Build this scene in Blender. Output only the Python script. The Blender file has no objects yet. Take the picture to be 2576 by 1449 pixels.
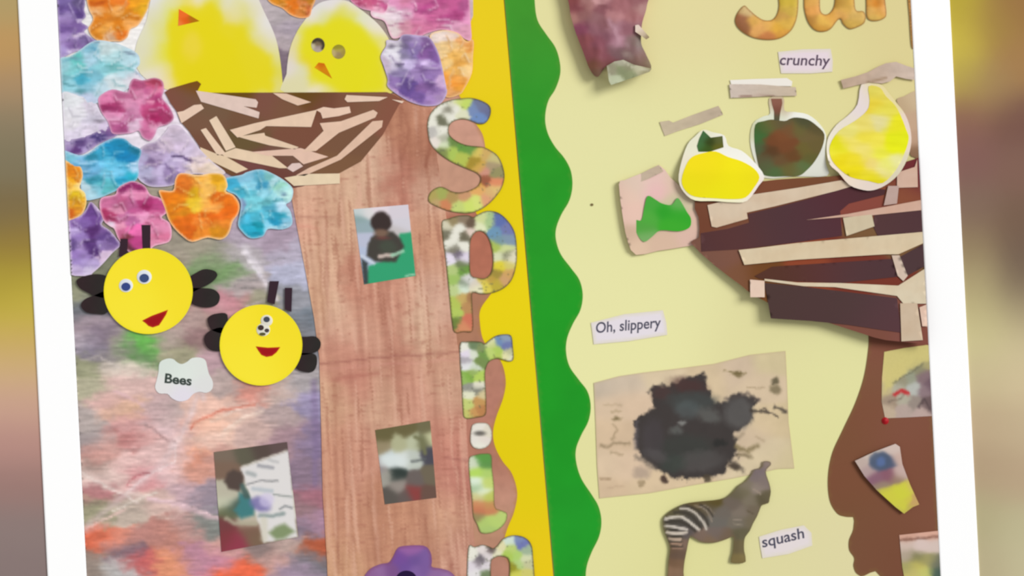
import bpy, math
import numpy as np
from mathutils import Vector, Matrix
from mathutils.geometry import delaunay_2d_cdt

# ------------------------------------------------------------------ camera, sky, sun, exposure
W, H = 2576, 1449
S = 0.0007                      # metres of wall per pixel of the photograph
CAM = 2.4                       # camera distance from the wall
TH = math.atan2(75, 1449)       # the camera is rolled by this much
sc = bpy.context.scene
C = sc.collection
cam = bpy.data.cameras.new('camera'); cam_o = bpy.data.objects.new('camera', cam); C.objects.link(cam_o)
cam.sensor_width = 36; cam.lens = 36 * CAM / (W * S); cam.clip_start = 0.05
right = Vector((math.cos(TH), 0, -math.sin(TH))); up = Vector((math.sin(TH), 0, math.cos(TH))); back = Vector((0, -1, 0))
M = Matrix((right, up, back)).transposed().to_4x4(); M.translation = Vector((0, -CAM, 0))
cam_o.matrix_world = M
cam.dof.use_dof = True          # the photograph is soft all over: focus falls a little short of the wall
cam.dof.focus_distance = CAM - 0.26
cam.dof.aperture_fstop = 2.0
sc.camera = cam_o
world = bpy.data.worlds.new('room_light'); sc.world = world; world.use_nodes = True
world.node_tree.nodes['Background'].inputs[0].default_value = (1.0, 0.995, 0.985, 1)
world.node_tree.nodes['Background'].inputs[1].default_value = 0.46
sun = bpy.data.lights.new('window_daylight', 'SUN'); sun_o = bpy.data.objects.new('window_daylight', sun); C.objects.link(sun_o)
sd = Vector((0.72, -0.62, 0.31)).normalized()
sun_o.rotation_euler = (-sd).to_track_quat('-Z', 'Y').to_euler(); sun_o.location = sd * 4
sun.energy = 0.54 * math.pi / -sd.y; sun.angle = math.radians(26)
sc.view_settings.view_transform = 'Standard'; sc.view_settings.look = 'None'
sc.view_settings.exposure = 0.0; sc.view_settings.gamma = 1.0; sc.view_settings.use_curve_mapping = False

# ------------------------------------------------------------------ helpers
ct, st = math.cos(TH), math.sin(TH)
def P(x, y, d):
    """a point of the wall (or d mm in front of it) seen at pixel x, y"""
    d = d * 0.001; k = (CAM - d) / CAM * S
    a, b = x - W / 2, y - H / 2
    return Vector(((a * ct - b * st) * k, -d, -(a * st + b * ct) * k))

def lin(c):
    c = np.clip(np.asarray(c, float) / 255.0, 0, 1)
    return np.where(c <= 0.04045, c / 12.92, ((c + 0.055) / 1.055) ** 2.4)

def _h(i, j, s):
    n = (i * 374761393 + j * 668265263 + s * 1442695041) & 0xffffffff
    n = ((n ^ (n >> 13)) * 1274126177) & 0xffffffff
    return ((n ^ (n >> 16)) & 0xffff) / 65535.0
def vn(x, y, s=0):
    xi = np.floor(x).astype(np.int64); yi = np.floor(y).astype(np.int64); fx = x - xi; fy = y - yi
    fx = fx * fx * (3 - 2 * fx); fy = fy * fy * (3 - 2 * fy)
    a = _h(xi, yi, s) * (1 - fx) + _h(xi + 1, yi, s) * fx
    b = _h(xi, yi + 1, s) * (1 - fx) + _h(xi + 1, yi + 1, s) * fx
    return (a * (1 - fy) + b * fy) * 2 - 1
def fbm(x, y, s=0, o=3):
    r = 0; a = 1; t = 0
    for k in range(o):
        r = r + a * vn(x * 2 ** k, y * 2 ** k, s + k * 17); t += a; a *= 0.5
    return r / t

def Z(ox, oy, s):
    return lambda *pts: [(ox + x * s, oy + y * s) for x, y in pts]
def smooth(pts, n=5):
    p = np.array(pts, float); m = len(p); out = []
    for i in range(m):
        a, b, c, d = p[i - 1], p[i], p[(i + 1) % m], p[(i + 2) % m]
        for k in range(n):
            t = k / n
            out.append(0.5 * (2 * b + (c - a) * t + (2 * a - 5 * b + 4 * c - d) * t * t + (3 * b - a - 3 * c + d) * t ** 3))
    return [tuple(q) for q in out]
def smooth_open(pts, n=8):
    p = np.array([pts[0]] + list(pts) + [pts[-1]], float); out = []
    for i in range(1, len(p) - 2):
        a, b, c, d = p[i - 1], p[i], p[i + 1], p[i + 2]
        for k in range(n):
            t = k / n
            out.append(0.5 * (2 * b + (c - a) * t + (2 * a - 5 * b + 4 * c - d) * t * t + (3 * b - a - 3 * c + d) * t ** 3))
    out.append(p[-1])
    return [tuple(q) for q in out]
def ell(cx, cy, rx, ry=None, rot=0, n=32):
    ry = rx if ry is None else ry; r = math.radians(rot)
    return [(cx + rx * math.cos(t) * math.cos(r) - ry * math.sin(t) * math.sin(r),
             cy + rx * math.cos(t) * math.sin(r) + ry * math.sin(t) * math.cos(r)) for t in [2 * math.pi * k / n for k in range(n)]]

def clip(poly, f):
    out = []; n = len(poly)
    for i in range(n):
        a, b = poly[i], poly[(i + 1) % n]; fa, fb = f(a), f(b)
        if fa >= 0: out.append(a)
        if fa * fb < 0:
            t = fa / (fa - fb); out.append((a[0] + (b[0] - a[0]) * t, a[1] + (b[1] - a[1]) * t))
    return out
SL = 75 / 1449
L_OUT, L_IN, R_IN, R_OUT = 45, 143, 2291, 2389
def in_frame(poly, m=0.5):
    poly = clip(poly, lambda p: p[0] - (L_IN + m + SL * p[1]))
    return clip(poly, lambda p: (R_IN - m + SL * p[1]) - p[0])

def seg_d2(X, Y, ax, ay, bx, by):
    dx, dy = bx - ax, by - ay; l = dx * dx + dy * dy + 1e-9
    t = np.clip(((X - ax) * dx + (Y - ay) * dy) / l, 0, 1)
    return (X - ax - t * dx) ** 2 + (Y - ay - t * dy) ** 2
def line_d(X, Y, pts, closed=False):
    m = np.full(X.shape, 1e18); n = len(pts)
    for i in range(n if closed else n - 1):
        a, b = pts[i], pts[(i + 1) % n]; m = np.minimum(m, seg_d2(X, Y, a[0], a[1], b[0], b[1]))
    return np.sqrt(m)
def inside(X, Y, polys):
    r = np.zeros(X.shape, bool)
    for p in polys:
        n = len(p)
        for i in range(n):
            (x0, y0), (x1, y1) = p[i], p[(i + 1) % n]
            if y0 == y1: continue
            r ^= ((y0 > Y) != (y1 > Y)) & (X < (x1 - x0) * (Y - y0) / (y1 - y0) + x0)
    return r
def sstep(a, b, x):
    t = np.clip((x - a) / (b - a), 0, 1); return t * t * (3 - 2 * t)

# ---- pigment: every painter takes pixel coordinates and returns colours 0..255
def flat(c): return lambda X, Y, E: np.tile(np.array(c, float), (len(X), 1))
def idw(pts, power=3.5, warp=0, wl=30, seed=0, k=0.42, ay=1.35):
    """patches of pigment that melt into each other: each point colours what lies nearest to it, a little wider than high"""
    q = np.array([(a, b * ay) for a, b, c in pts], float); col = np.array([c for a, b, c in pts], float)
    if len(q) > 1:
        D = np.sqrt(((q[:, None] - q[None]) ** 2).sum(2)); np.fill_diagonal(D, 1e9); sg = max(2.0, k * np.median(D.min(1)))
    else: sg = 10.0
    def f(X, Y, E):
        if warp:
            X, Y = X + warp * fbm(X / wl, Y / wl * 1.6, seed), Y + warp * 0.6 * fbm(X / wl, Y / wl * 1.6, seed + 5)
        D = (X[:, None] - q[None, :, 0]) ** 2 + (Y[:, None] * ay - q[None, :, 1]) ** 2
        w = np.exp(-(D - D.min(1, keepdims=True)) / (2 * sg * sg))
        return (w @ col) / w.sum(1, keepdims=True)
    return f
def ops(base, lst, warp=0, wl=20, seed=3):
    """lay strokes over a painter: ('l', pts, width, colour, soft, alpha)  ('p', poly, colour, soft, alpha)  ('e', x, y, rx, ry, rot, colour, soft, alpha)"""
    def f(X, Y, E):
        r = base(X, Y, E); x, y = X, Y
        if warp:
            x = X + warp * fbm(X / wl, Y / wl, seed); y = Y + warp * fbm(X / wl, Y / wl, seed + 9)
        for o in lst:
            if o[0] == 'l':
                _, pts, w, c, s, al = o; d = line_d(x, y, pts) - w / 2
            elif o[0] == 'p':
                _, pts, c, s, al = o; d = line_d(x, y, pts, True); d = np.where(inside(x, y, [pts]), -d, d)
            else:
                _, cx, cy, rx, ry, rot, c, s, al = o; t = math.radians(rot)
                u = (x - cx) * math.cos(t) + (y - cy) * math.sin(t); v = -(x - cx) * math.sin(t) + (y - cy) * math.cos(t)
                d = (np.sqrt((u / rx) ** 2 + (v / ry) ** 2) - 1) * min(rx, ry)
            k = (al * (1 - sstep(-s, s, d)))[:, None]
            r = r * (1 - k) + np.array(c, float) * k
        return r
    return f
def edged(base, c, w, soft=2.0, al=1.0):
    """a drawn, uncoloured or painted-shade margin along the cut edge"""
    def f(X, Y, E):
        k = (al * (1 - sstep(w - soft, w + soft, E)))[:, None]
        return base(X, Y, E) * (1 - k) + np.array(c, float) * k
    return f
def streak(base, lx, ly, amp, rot=0, seed=0, tint=(1, 1, 1), o=3):
    t = math.radians(rot)
    def f(X, Y, E):
        u = X * math.cos(t) + Y * math.sin(t); v = -X * math.sin(t) + Y * math.cos(t)
        n = fbm(u / lx, v / ly, seed, o)[:, None]
        return base(X, Y, E) * (1 + amp * n * np.array(tint))
    return f

# ---- materials
MATS = {}
def mat(name, rough=0.7, spec=0.12, grain=0.03, scale=900, coat=0.0, bump=0.0):
    if name in MATS: return MATS[name]
    m = bpy.data.materials.new(name); m.use_nodes = True; n = m.node_tree.nodes; l = m.node_tree.links
    b = n['Principled BSDF']; b.inputs['Roughness'].default_value = rough
    b.inputs['Specular IOR Level'].default_value = spec; b.inputs['Coat Weight'].default_value = coat; b.inputs['Coat Roughness'].default_value = 0.12
    a = n.new('ShaderNodeAttribute'); a.attribute_name = 'paint'
    tc = n.new('ShaderNodeTexCoord'); nz = n.new('ShaderNodeTexNoise'); nz.inputs['Scale'].default_value = scale; nz.inputs['Detail'].default_value = 3
    mr = n.new('ShaderNodeMapRange'); mr.inputs['To Min'].default_value = 1 - grain; mr.inputs['To Max'].default_value = 1 + grain
    mx = n.new('ShaderNodeVectorMath'); mx.operation = 'SCALE'
    l.new(tc.outputs['Object'], nz.inputs['Vector']); l.new(nz.outputs['Fac'], mr.inputs['Value'])
    l.new(a.outputs['Color'], mx.inputs[0]); l.new(mr.outputs['Result'], mx.inputs['Scale']); l.new(mx.outputs['Vector'], b.inputs['Base Color'])
    if bump:
        bp = n.new('ShaderNodeBump'); bp.inputs['Strength'].default_value = bump; bp.inputs['Distance'].default_value = 0.001
        l.new(nz.outputs['Fac'], bp.inputs['Height']); l.new(bp.outputs['Normal'], b.inputs['Normal'])
    MATS[name] = m; return m
PAPER = mat('sugar_paper'); CARD = mat('smooth_card', 0.5, 0.2, 0.012); CRAYON = mat('crayoned_paper', 0.75, 0.1, 0.10, 420)
PRINT = mat('photo_print', 0.4, 0.2, 0.02); LAM = mat('painted_crumpled_paper', 0.45, 0.3, 0.04, 500)
PLASTIC = mat('clear_plastic_over_contents', 0.42, 0.22, 0.05, 200, 0.06); WALLP = mat('wall_paint', 0.8, 0.08, 0.01, 60); WHITE = mat('white_gloss_paint', 0.45, 0.2, 0.004, 80)
INK = mat('marker_ink', 0.6, 0.1, 0.05)
GOOGLY = mat('googly_eye_plastic', 0.2, 0.5, 0.0, 100, 0.4)

def tag(o, label=None, cat=None, group=None, kind=None):
    for k, v in (('label', label), ('category', cat), ('group', group), ('kind', kind)):
        if v: o[k] = v
    return o
def empty(name, x, y, d, label, cat, group=None):
    o = bpy.data.objects.new(name, None); C.objects.link(o); o.location = P(x, y, d); o.empty_display_size = 0.02
    return tag(o, label, cat, group)
def build(name, V, F, cols, m, parent, smoothf=None, rim=None):
    V = np.array(V); ctr = Vector(((V[:, 0].min() + V[:, 0].max()) / 2, V[:, 1].max(), (V[:, 2].min() + V[:, 2].max()) / 2))
    me = bpy.data.meshes.new(name); me.from_pydata([tuple(v) for v in (V - np.array(ctr))], [], F); me.update()
    at = me.attributes.new('paint', 'FLOAT_COLOR', 'POINT')
    rgba = np.ones((len(V), 4)); rgba[:, :3] = cols; at.data.foreach_set('color', rgba.ravel())
    if smoothf is not None: me.polygons.foreach_set('use_smooth', smoothf)
    if rim:                                  # the cut edge stays crisp
        sh = me.attributes.new('sharp_edge', 'BOOLEAN', 'EDGE'); ev = np.zeros(2 * len(me.edges), int); me.edges.foreach_get('vertices', ev)
        sh.data.foreach_set('value', [(int(a), int(b)) in rim or (int(b), int(a)) in rim for a, b in ev.reshape(-1, 2)])
    me.materials.append(m)
    o = bpy.data.objects.new(name, me); C.objects.link(o)
    if parent is not None: o.parent = parent; o.location = ctr - Vector(parent.location)
    else: o.location = ctr
    return o

def sheet(name, poly, d, paint, m=PAPER, res=8, th=0.35, h=None, parent=None, holes=(), crop=True):
    """a piece of paper, card or plastic cut to an outline: front face d mm off the wall (plus relief h), th mm thick"""
    if crop: poly = in_frame(poly)
    polys = [poly] + [list(q) for q in holes]; pts = []; edges = []
    for p in polys:
        s0 = len(pts); n = len(p)
        for i in range(n):
            (x0, y0), (x1, y1) = p[i], p[(i + 1) % n]; k = max(1, int(math.hypot(x1 - x0, y1 - y0) / res))
            for j in range(k): pts.append((x0 + (x1 - x0) * j / k, y0 + (y1 - y0) * j / k))
        e0 = len(pts); edges += [(i, i + 1) for i in range(s0, e0 - 1)] + [(e0 - 1, s0)]
    A = np.array(poly); gx = np.arange(A[:, 0].min(), A[:, 0].max(), res); gy = np.arange(A[:, 1].min(), A[:, 1].max(), res)
    gx, gy = np.meshgrid(gx, gy); gx = gx + (np.arange(gx.shape[0]) % 2)[:, None] * res * 0.5; gx, gy = gx.ravel(), gy.ravel()
    ok = inside(gx, gy, polys); gx, gy = gx[ok], gy[ok]
    if len(gx):
        e = np.full(gx.shape, 1e9)
        for p in polys: e = np.minimum(e, line_d(gx, gy, p, True))
        ok = e > res * 0.45; pts += list(zip(gx[ok], gy[ok]))
    v, _, f, *_ = delaunay_2d_cdt([Vector(p) for p in pts], edges, [], 0, 1e-4)
    X = np.array([q[0] for q in v]); Y = np.array([q[1] for q in v]); f = np.array([t for t in f if len(t) == 3])
    cx, cy = X[f].mean(1), Y[f].mean(1); f = f[inside(cx, cy, polys)]
    ar = (X[f[:, 1]] - X[f[:, 0]]) * (Y[f[:, 2]] - Y[f[:, 0]]) - (X[f[:, 2]] - X[f[:, 0]]) * (Y[f[:, 1]] - Y[f[:, 0]])
    f = f[np.abs(ar) > 1e-6]; ar = ar[np.abs(ar) > 1e-6]
    f[ar > 0] = f[ar > 0][:, ::-1]
    E = np.full(X.shape, 1e9)
    for p in polys: E = np.minimum(E, line_d(X, Y, p, True))
    hh = h(X, Y, E) if h else np.zeros(X.shape)
    col = lin(paint(X, Y, E)); n = len(X)
    V = [P(x, y, d + k) for x, y, k in zip(X, Y, hh)] + [P(x, y, d - th + (k if h and getattr(h, 'shell', False) else 0)) for x, y, k in zip(X, Y, hh)]
    cnt = {}
    for t in f:
        for a, b in ((t[0], t[1]), (t[1], t[2]), (t[2], t[0])): cnt[(int(a), int(b))] = 1
    rim = set()
    F = [tuple(int(i) for i in t) for t in f] + [tuple(int(i) + n for i in t[::-1]) for t in f]
    sm = [h is not None] * (2 * len(f))
    for (a, b) in cnt:
        if (b, a) not in cnt: F.append((b, a, a + n, b + n)); sm.append(False); rim |= {(a, b), (a + n, b + n)}
    return build(name, V, F, np.vstack([col, col]), m, parent, sm, rim if h is not None else None)

def lettering(text, cx, cy, width, height, rot, d, c, parent, name='lettering', shear=0, space=1.0, weight=0.014):
    cu = bpy.data.curves.new('t', 'FONT'); cu.body = text; cu.resolution_u = 4; cu.space_character = space; cu.offset = weight
    o = bpy.data.objects.new('t', cu); C.objects.link(o)
    dg = bpy.context.evaluated_depsgraph_get(); me = bpy.data.meshes.new_from_object(o.evaluated_get(dg))
    V = np.array([v.co[:2] for v in me.vertices]); F = [tuple(p.vertices) for p in me.polygons]
    bpy.data.objects.remove(o); bpy.data.curves.remove(cu); bpy.data.meshes.remove(me)
    mn, mx = V.min(0), V.max(0); u = (V[:, 0] - (mn[0] + mx[0]) / 2) / (mx[0] - mn[0]) * width
    v = -(V[:, 1] - (mn[1] + mx[1]) / 2) / (mx[1] - mn[1]) * height; u = u - v * shear
    t = math.radians(rot); X = cx + u * math.cos(t) - v * math.sin(t); Y = cy + u * math.sin(t) + v * math.cos(t)
    n = len(X); VV = [P(x, y, d + 0.15) for x, y in zip(X, Y)] + [P(x, y, d) for x, y in zip(X, Y)]
    cnt = {}
    for q in F:
        for a, b in zip(q, q[1:] + q[:1]): cnt[(a, b)] = 1
    FF = [tuple(q) for q in F] + [tuple(i + n for i in q[::-1]) for q in F] + [(b, a, a + n, b + n) for (a, b) in cnt if (b, a) not in cnt]
    return build(name, VV, FF, np.tile(lin(c), (2 * n, 1)), INK, parent)

def bar(name, x0, x1, d, c, m):
    """one upright side of the frame, bevelled"""
    prof = [(x0, 0), (x0, d - 0.6), (x0 + 3, d), (x1 - 3, d), (x1, d - 0.6), (x1, 0)]; V = []; F = []
    for y in (-70, H + 70):
        for x, k in prof: V.append(P(x + SL * y, y, k))
    n = len(prof)
    for i in range(n): j = (i + 1) % n; F.append((i, j, j + n, i + n))
    F += [tuple(range(n))[::-1], tuple(range(n, 2 * n))]
    return build(name, V, F, np.tile(lin(c), (2 * n, 1)), m, None)

# ------------------------------------------------------------------ the setting: wall and white trim
wl = [(20,0,(178,155,105)),(20,120,(190,150,95)),(30,220,(170,140,105)),(30,310,(140,126,100)),(30,400,(128,118,92)),(30,530,(125,108,75)),(40,610,(150,125,60)),(40,700,(172,152,58)),(60,770,(195,175,70)),(60,860,(200,170,95)),
 (60,930,(205,172,130)),(60,1020,(200,160,140)),(60,1120,(182,140,130)),(60,1220,(155,122,115)),(60,1330,(140,122,118)),(60,1440,(135,118,115)),
 (2400,20,(185,165,60)),(2410,100,(205,185,75)),(2500,60,(165,135,70)),(2570,20,(155,115,70)),(2410,200,(185,165,80)),(2570,150,(165,125,80)),(2500,220,(165,135,90)),(2420,300,(140,100,85)),(2550,300,(120,85,75)),
 (2440,400,(132,95,88)),(2560,420,(130,98,85)),(2450,520,(130,105,90)),(2560,560,(120,95,78)),(2450,620,(145,125,95)),(2570,640,(115,95,80)),(2460,700,(175,160,118)),(2560,720,(125,108,88)),(2480,780,(190,178,130)),
 (2570,790,(175,160,125)),(2480,850,(205,195,145)),(2560,880,(205,190,150)),(2480,950,(200,185,145)),(2560,960,(208,190,152)),(2490,1060,(190,168,135)),(2560,1080,(195,175,142)),(2490,1180,(178,155,125)),
 (2560,1200,(185,162,132)),(2480,1300,(178,168,130)),(2560,1330,(190,182,145)),(2490,1430,(182,170,135)),(2570,1430,(195,186,150))]
def gauss(pts, sg):
    q = np.array([(a, b) for a, b, c in pts], float); col = np.array([c for a, b, c in pts], float)
    def f(X, Y, E):
        D = (X[:, None] - q[None, :, 0]) ** 2 + (Y[:, None] - q[None, :, 1]) ** 2
        D = D - D.min(1, keepdims=True); k = np.exp(-D / (2 * sg * sg))
        return (k @ col) / k.sum(1, keepdims=True)
    return f
wall = sheet('wall_back', [(-700, -400), (W + 700, -400), (W + 700, H + 400), (-700, H + 400)], 0, gauss(wl, 45), WALLP, 30, 60, crop=False)
tag(wall, kind='structure')
for nm, a, b in (('trim_1', L_OUT, L_IN), ('trim_2', R_IN, R_OUT)):
    tag(bar(nm, a, b, 3.2, (255, 255, 255), WHITE), kind='structure')

def edge_x(y): return 1268 + (1393 - 1268) * y / 1449        # where the two boards meet
Y0, Y1 = -60, H + 60
# ------------------------------------------------------------------ the two display boards
bl = sheet('display_board', [(L_IN + SL * Y0, Y0), (edge_x(Y0) - 1, Y0), (edge_x(Y1) - 1, Y1), (L_IN + SL * Y1, Y1)], 2.0,
      idw([(1230, 0, (234, 205, 28)), (1240, 100, (234, 205, 26)), (1280, 400, (230, 205, 14)), (1270, 800, (233, 209, 12)), (1330, 950, (226, 206, 12)), (1330, 1200, (226, 202, 10)), (1350, 1440, (232, 200, 18)), (600, 700, (232, 206, 16))]), PAPER, 30, 1.9); tag(bl, 'display board covered in bright yellow paper behind the nest tree', 'display board')
tr = [(1150, 230), (1183, 290), (1199, 314), (1216, 345), (1222, 400), (1214, 460), (1196, 500), (1196, 532), (1220, 565), (1243, 600), (1250, 680), (1240, 730), (1210, 775), (1207, 810), (1218, 860), (1258, 905), (1272, 955), (1266, 1000), (1248, 1050), (1240, 1090),
      (1246, 1125), (1264, 1160), (1288, 1192), (1301, 1240), (1293, 1288), (1276, 1330), (1268, 1365), (1275, 1400), (1300, 1450), (1325, 1500), (1330, 1530)]
bp = smooth_open(tr, 5) + [(1150, 1530), (1040, 230)]
brown = idw([(1180, 330, (203, 152, 132)), (1150, 420, (196, 148, 124)), (1200, 640, (178, 110, 88)), (1200, 790, (172, 122, 95)), (1230, 950, (178, 124, 104)), (1250, 1000, (182, 124, 106)), (1255, 1180, (175, 118, 98)), (1265, 1240, (192, 142, 122)), (1250, 1330, (186, 140, 112)), (1230, 1420, (180, 128, 108))], 3, 6)
bd = sheet('scalloped_border', bp, 2.9, edged(streak(brown, 16, 14, 0.06, 0, 5), (176, 124, 70), 2, 2, 0.6), PAPER, 9, 0.4); tag(bd, 'brown scalloped border strip behind the patterned letters', 'border strip')

br = sheet('display_board', [(edge_x(Y0) + 1, Y0), (R_IN + SL * Y0, Y0), (R_IN + SL * Y1, Y1), (edge_x(Y1) + 1, Y1)], 2.0,
      gauss([(1400, 30, (228, 222, 162)), (1600, 20, (228, 220, 160)), (1750, 90, (226, 214, 158)), (2000, 120, (224, 216, 154)), (2250, 100, (221, 208, 148)), (1500, 350, (229, 225, 166)), (1750, 250, (228, 224, 164)), (2050, 250, (225, 217, 155)),  # darker towards the top far corner: uneven room light put into the cream
             (1500, 520, (228, 226, 166)), (1500, 720, (231, 228, 168)), (1700, 700, (229, 226, 166)), (1900, 850, (224, 218, 160)), (1650, 830, (232, 229, 168)), (2050, 950, (226, 223, 162)), (2060, 1150, (224, 221, 158)), (1560, 1330, (226, 222, 160)), (2000, 1400, (221, 215, 160)), (2100, 1350, (222, 213, 165)), (1700, 1400, (222, 218, 154))], 90), PAPER, 30, 1.9); tag(br, 'display board covered in cream paper beside the green wavy border', 'display board')
gr = [(1346, -60), (1345, 0), (1352, 50), (1374, 86), (1397, 119), (1408, 155), (1409, 188), (1397, 224), (1381, 250), (1373, 279), (1372, 309), (1380, 340), (1397, 370), (1420, 398), (1436, 430), (1440, 468), (1432, 505), (1412, 540), (1399, 575), (1399, 605), (1411, 640), (1437, 675), (1458, 705),
      (1466, 742), (1460, 780), (1441, 815), (1427, 850), (1424, 885), (1433, 922), (1456, 955), (1478, 985), (1486, 1022), (1480, 1060), (1462, 1095), (1449, 1130), (1450, 1165), (1463, 1205), (1489, 1245), (1506, 1275), (1513, 1312), (1507, 1350), (1488, 1390), (1476, 1425), (1474, 1460), (1482, 1500), (1500, 1530)]
gp = [(edge_x(-60) + 1.5, -60)] + smooth_open(gr, 5) + [(edge_x(1530) + 1.5, 1530)]
bd = sheet('scalloped_border', gp, 2.6, edged(streak(gauss([(1320, 0, (64, 148, 42)), (1360, 180, (60, 150, 44)), (1340, 300, (38, 150, 34)), (1360, 600, (36, 150, 36)), (1400, 850, (30, 152, 34)), (1420, 1050, (28, 150, 34)), (1450, 1400, (30, 152, 38))], 90), 60, 60, 0.03), (92, 150, 50), 2.5, 2.5, 0.5), PAPER, 10, 0.5); tag(bd, 'green wavy border strip between the yellow and cream boards', 'border strip')

# ------------------------------------------------------------------ big painted sheet and crayoned tree trunk
G = [(330,150,(222,218,215)),(300,235,(222,210,222)),(160,270,(225,222,228)),(720,40,(172,158,162)),(735,80,(158,142,158)),(722,100,(172,155,158)),(712,150,(118,98,112)),(712,190,(112,92,108)),(712,225,(160,140,150)),(1130,60,(190,160,165)),(975,90,(150,130,120)),
(620,600,(168,150,168)),(690,605,(160,138,158)),(745,640,(168,158,178)),(600,640,(175,165,170)),(560,640,(142,136,118)),(480,625,(152,142,122)),(430,640,(150,138,122)),(535,660,(122,148,98)),(560,690,(105,142,82)),(765,690,(172,172,198)),(760,750,(140,140,150)),(792,800,(108,118,130)),(765,830,(120,120,128)),(600,720,(168,152,152)),
(640,765,(150,146,118)),(590,765,(184,112,122)),(560,775,(206,140,150)),(540,800,(165,132,122)),(190,690,(120,122,95)),(185,740,(142,142,112)),(195,780,(95,98,105)),(210,815,(150,130,140)),(245,850,(122,104,122)),(240,885,(112,102,124)),(200,860,(172,158,168)),(275,900,(140,130,122)),(365,864,(84,196,56)),(300,866,(150,138,130)),(412,862,(166,142,132)),(330,890,(92,132,76)),
(205,920,(142,142,108)),(230,975,(168,162,132)),(300,920,(214,196,180)),(420,850,(172,152,142)),(475,810,(168,138,132)),(505,850,(142,105,105)),(460,885,(150,145,112)),(545,905,(178,140,148)),(560,965,(176,152,146)),(640,985,(205,128,112)),(700,985,(188,162,152)),(765,970,(160,150,152)),(785,1010,(145,132,168)),(788,1100,(128,108,140)),(780,1200,(130,105,125)),
(792,1250,(160,95,110)),(802,1375,(182,78,42)),(775,1410,(110,105,112)),(300,965,(208,168,160)),(280,1020,(215,165,162)),(300,1032,(205,160,120)),(320,1060,(208,148,146)),(325,1108,(176,100,98)),(360,1100,(210,155,150)),(400,1045,(190,155,155)),(440,1045,(180,156,152)),(220,1060,(165,150,145)),(225,1110,(150,136,136)),(250,1140,(192,132,122)),
(330,1160,(215,172,166)),(240,1180,(160,130,120)),(450,1130,(205,165,165)),(230,1200,(228,196,186)),(300,1200,(222,190,180)),(345,1202,(206,130,132)),(372,1192,(212,146,148)),(420,1190,(216,178,178)),(252,1240,(178,110,112)),(240,1282,(148,142,110)),(330,1285,(182,162,146)),(400,1260,(205,168,156)),(460,1240,(186,150,158)),(525,1250,(140,124,138)),
(485,1185,(205,138,118)),(490,1148,(228,120,78)),(515,1030,(228,178,158)),(490,1068,(226,158,136)),(530,1070,(230,176,150)),(530,1150,(205,150,138)),(455,1150,(216,182,178)),(488,1118,(222,176,156)),(520,1105,(222,180,162)),(440,1085,(212,176,178)),(410,1130,(210,165,160)),(270,1120,(205,155,145)),(380,1140,(214,172,168)),(600,1045,(212,172,156)),(640,1075,(196,160,150)),(700,1055,(166,142,140)),(722,1095,(158,122,130)),(470,1330,(178,132,126)),(532,1320,(118,122,116)),(400,1345,(184,120,110)),(430,1345,(180,112,95)),(240,1360,(218,92,58)),(285,1365,(224,130,104)),
(312,1385,(105,92,108)),(230,1425,(140,122,110)),(300,1430,(176,172,170)),(350,1410,(190,78,78)),(425,1410,(218,132,92)),(480,1400,(180,120,140)),(555,1405,(188,118,142)),(600,1430,(242,92,52)),(575,1380,(196,140,130)),(690,1405,(192,142,132)),(720,1370,(182,152,142)),(658,1385,(128,108,104)),(745,1430,(150,125,148)),(755,1330,(125,108,125)),(790,1310,(165,120,145)),(760,1280,(140,105,110))]
pa0 = idw(G, 3.6, 26, 24, 4, k=0.44, ay=1.7)
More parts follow.
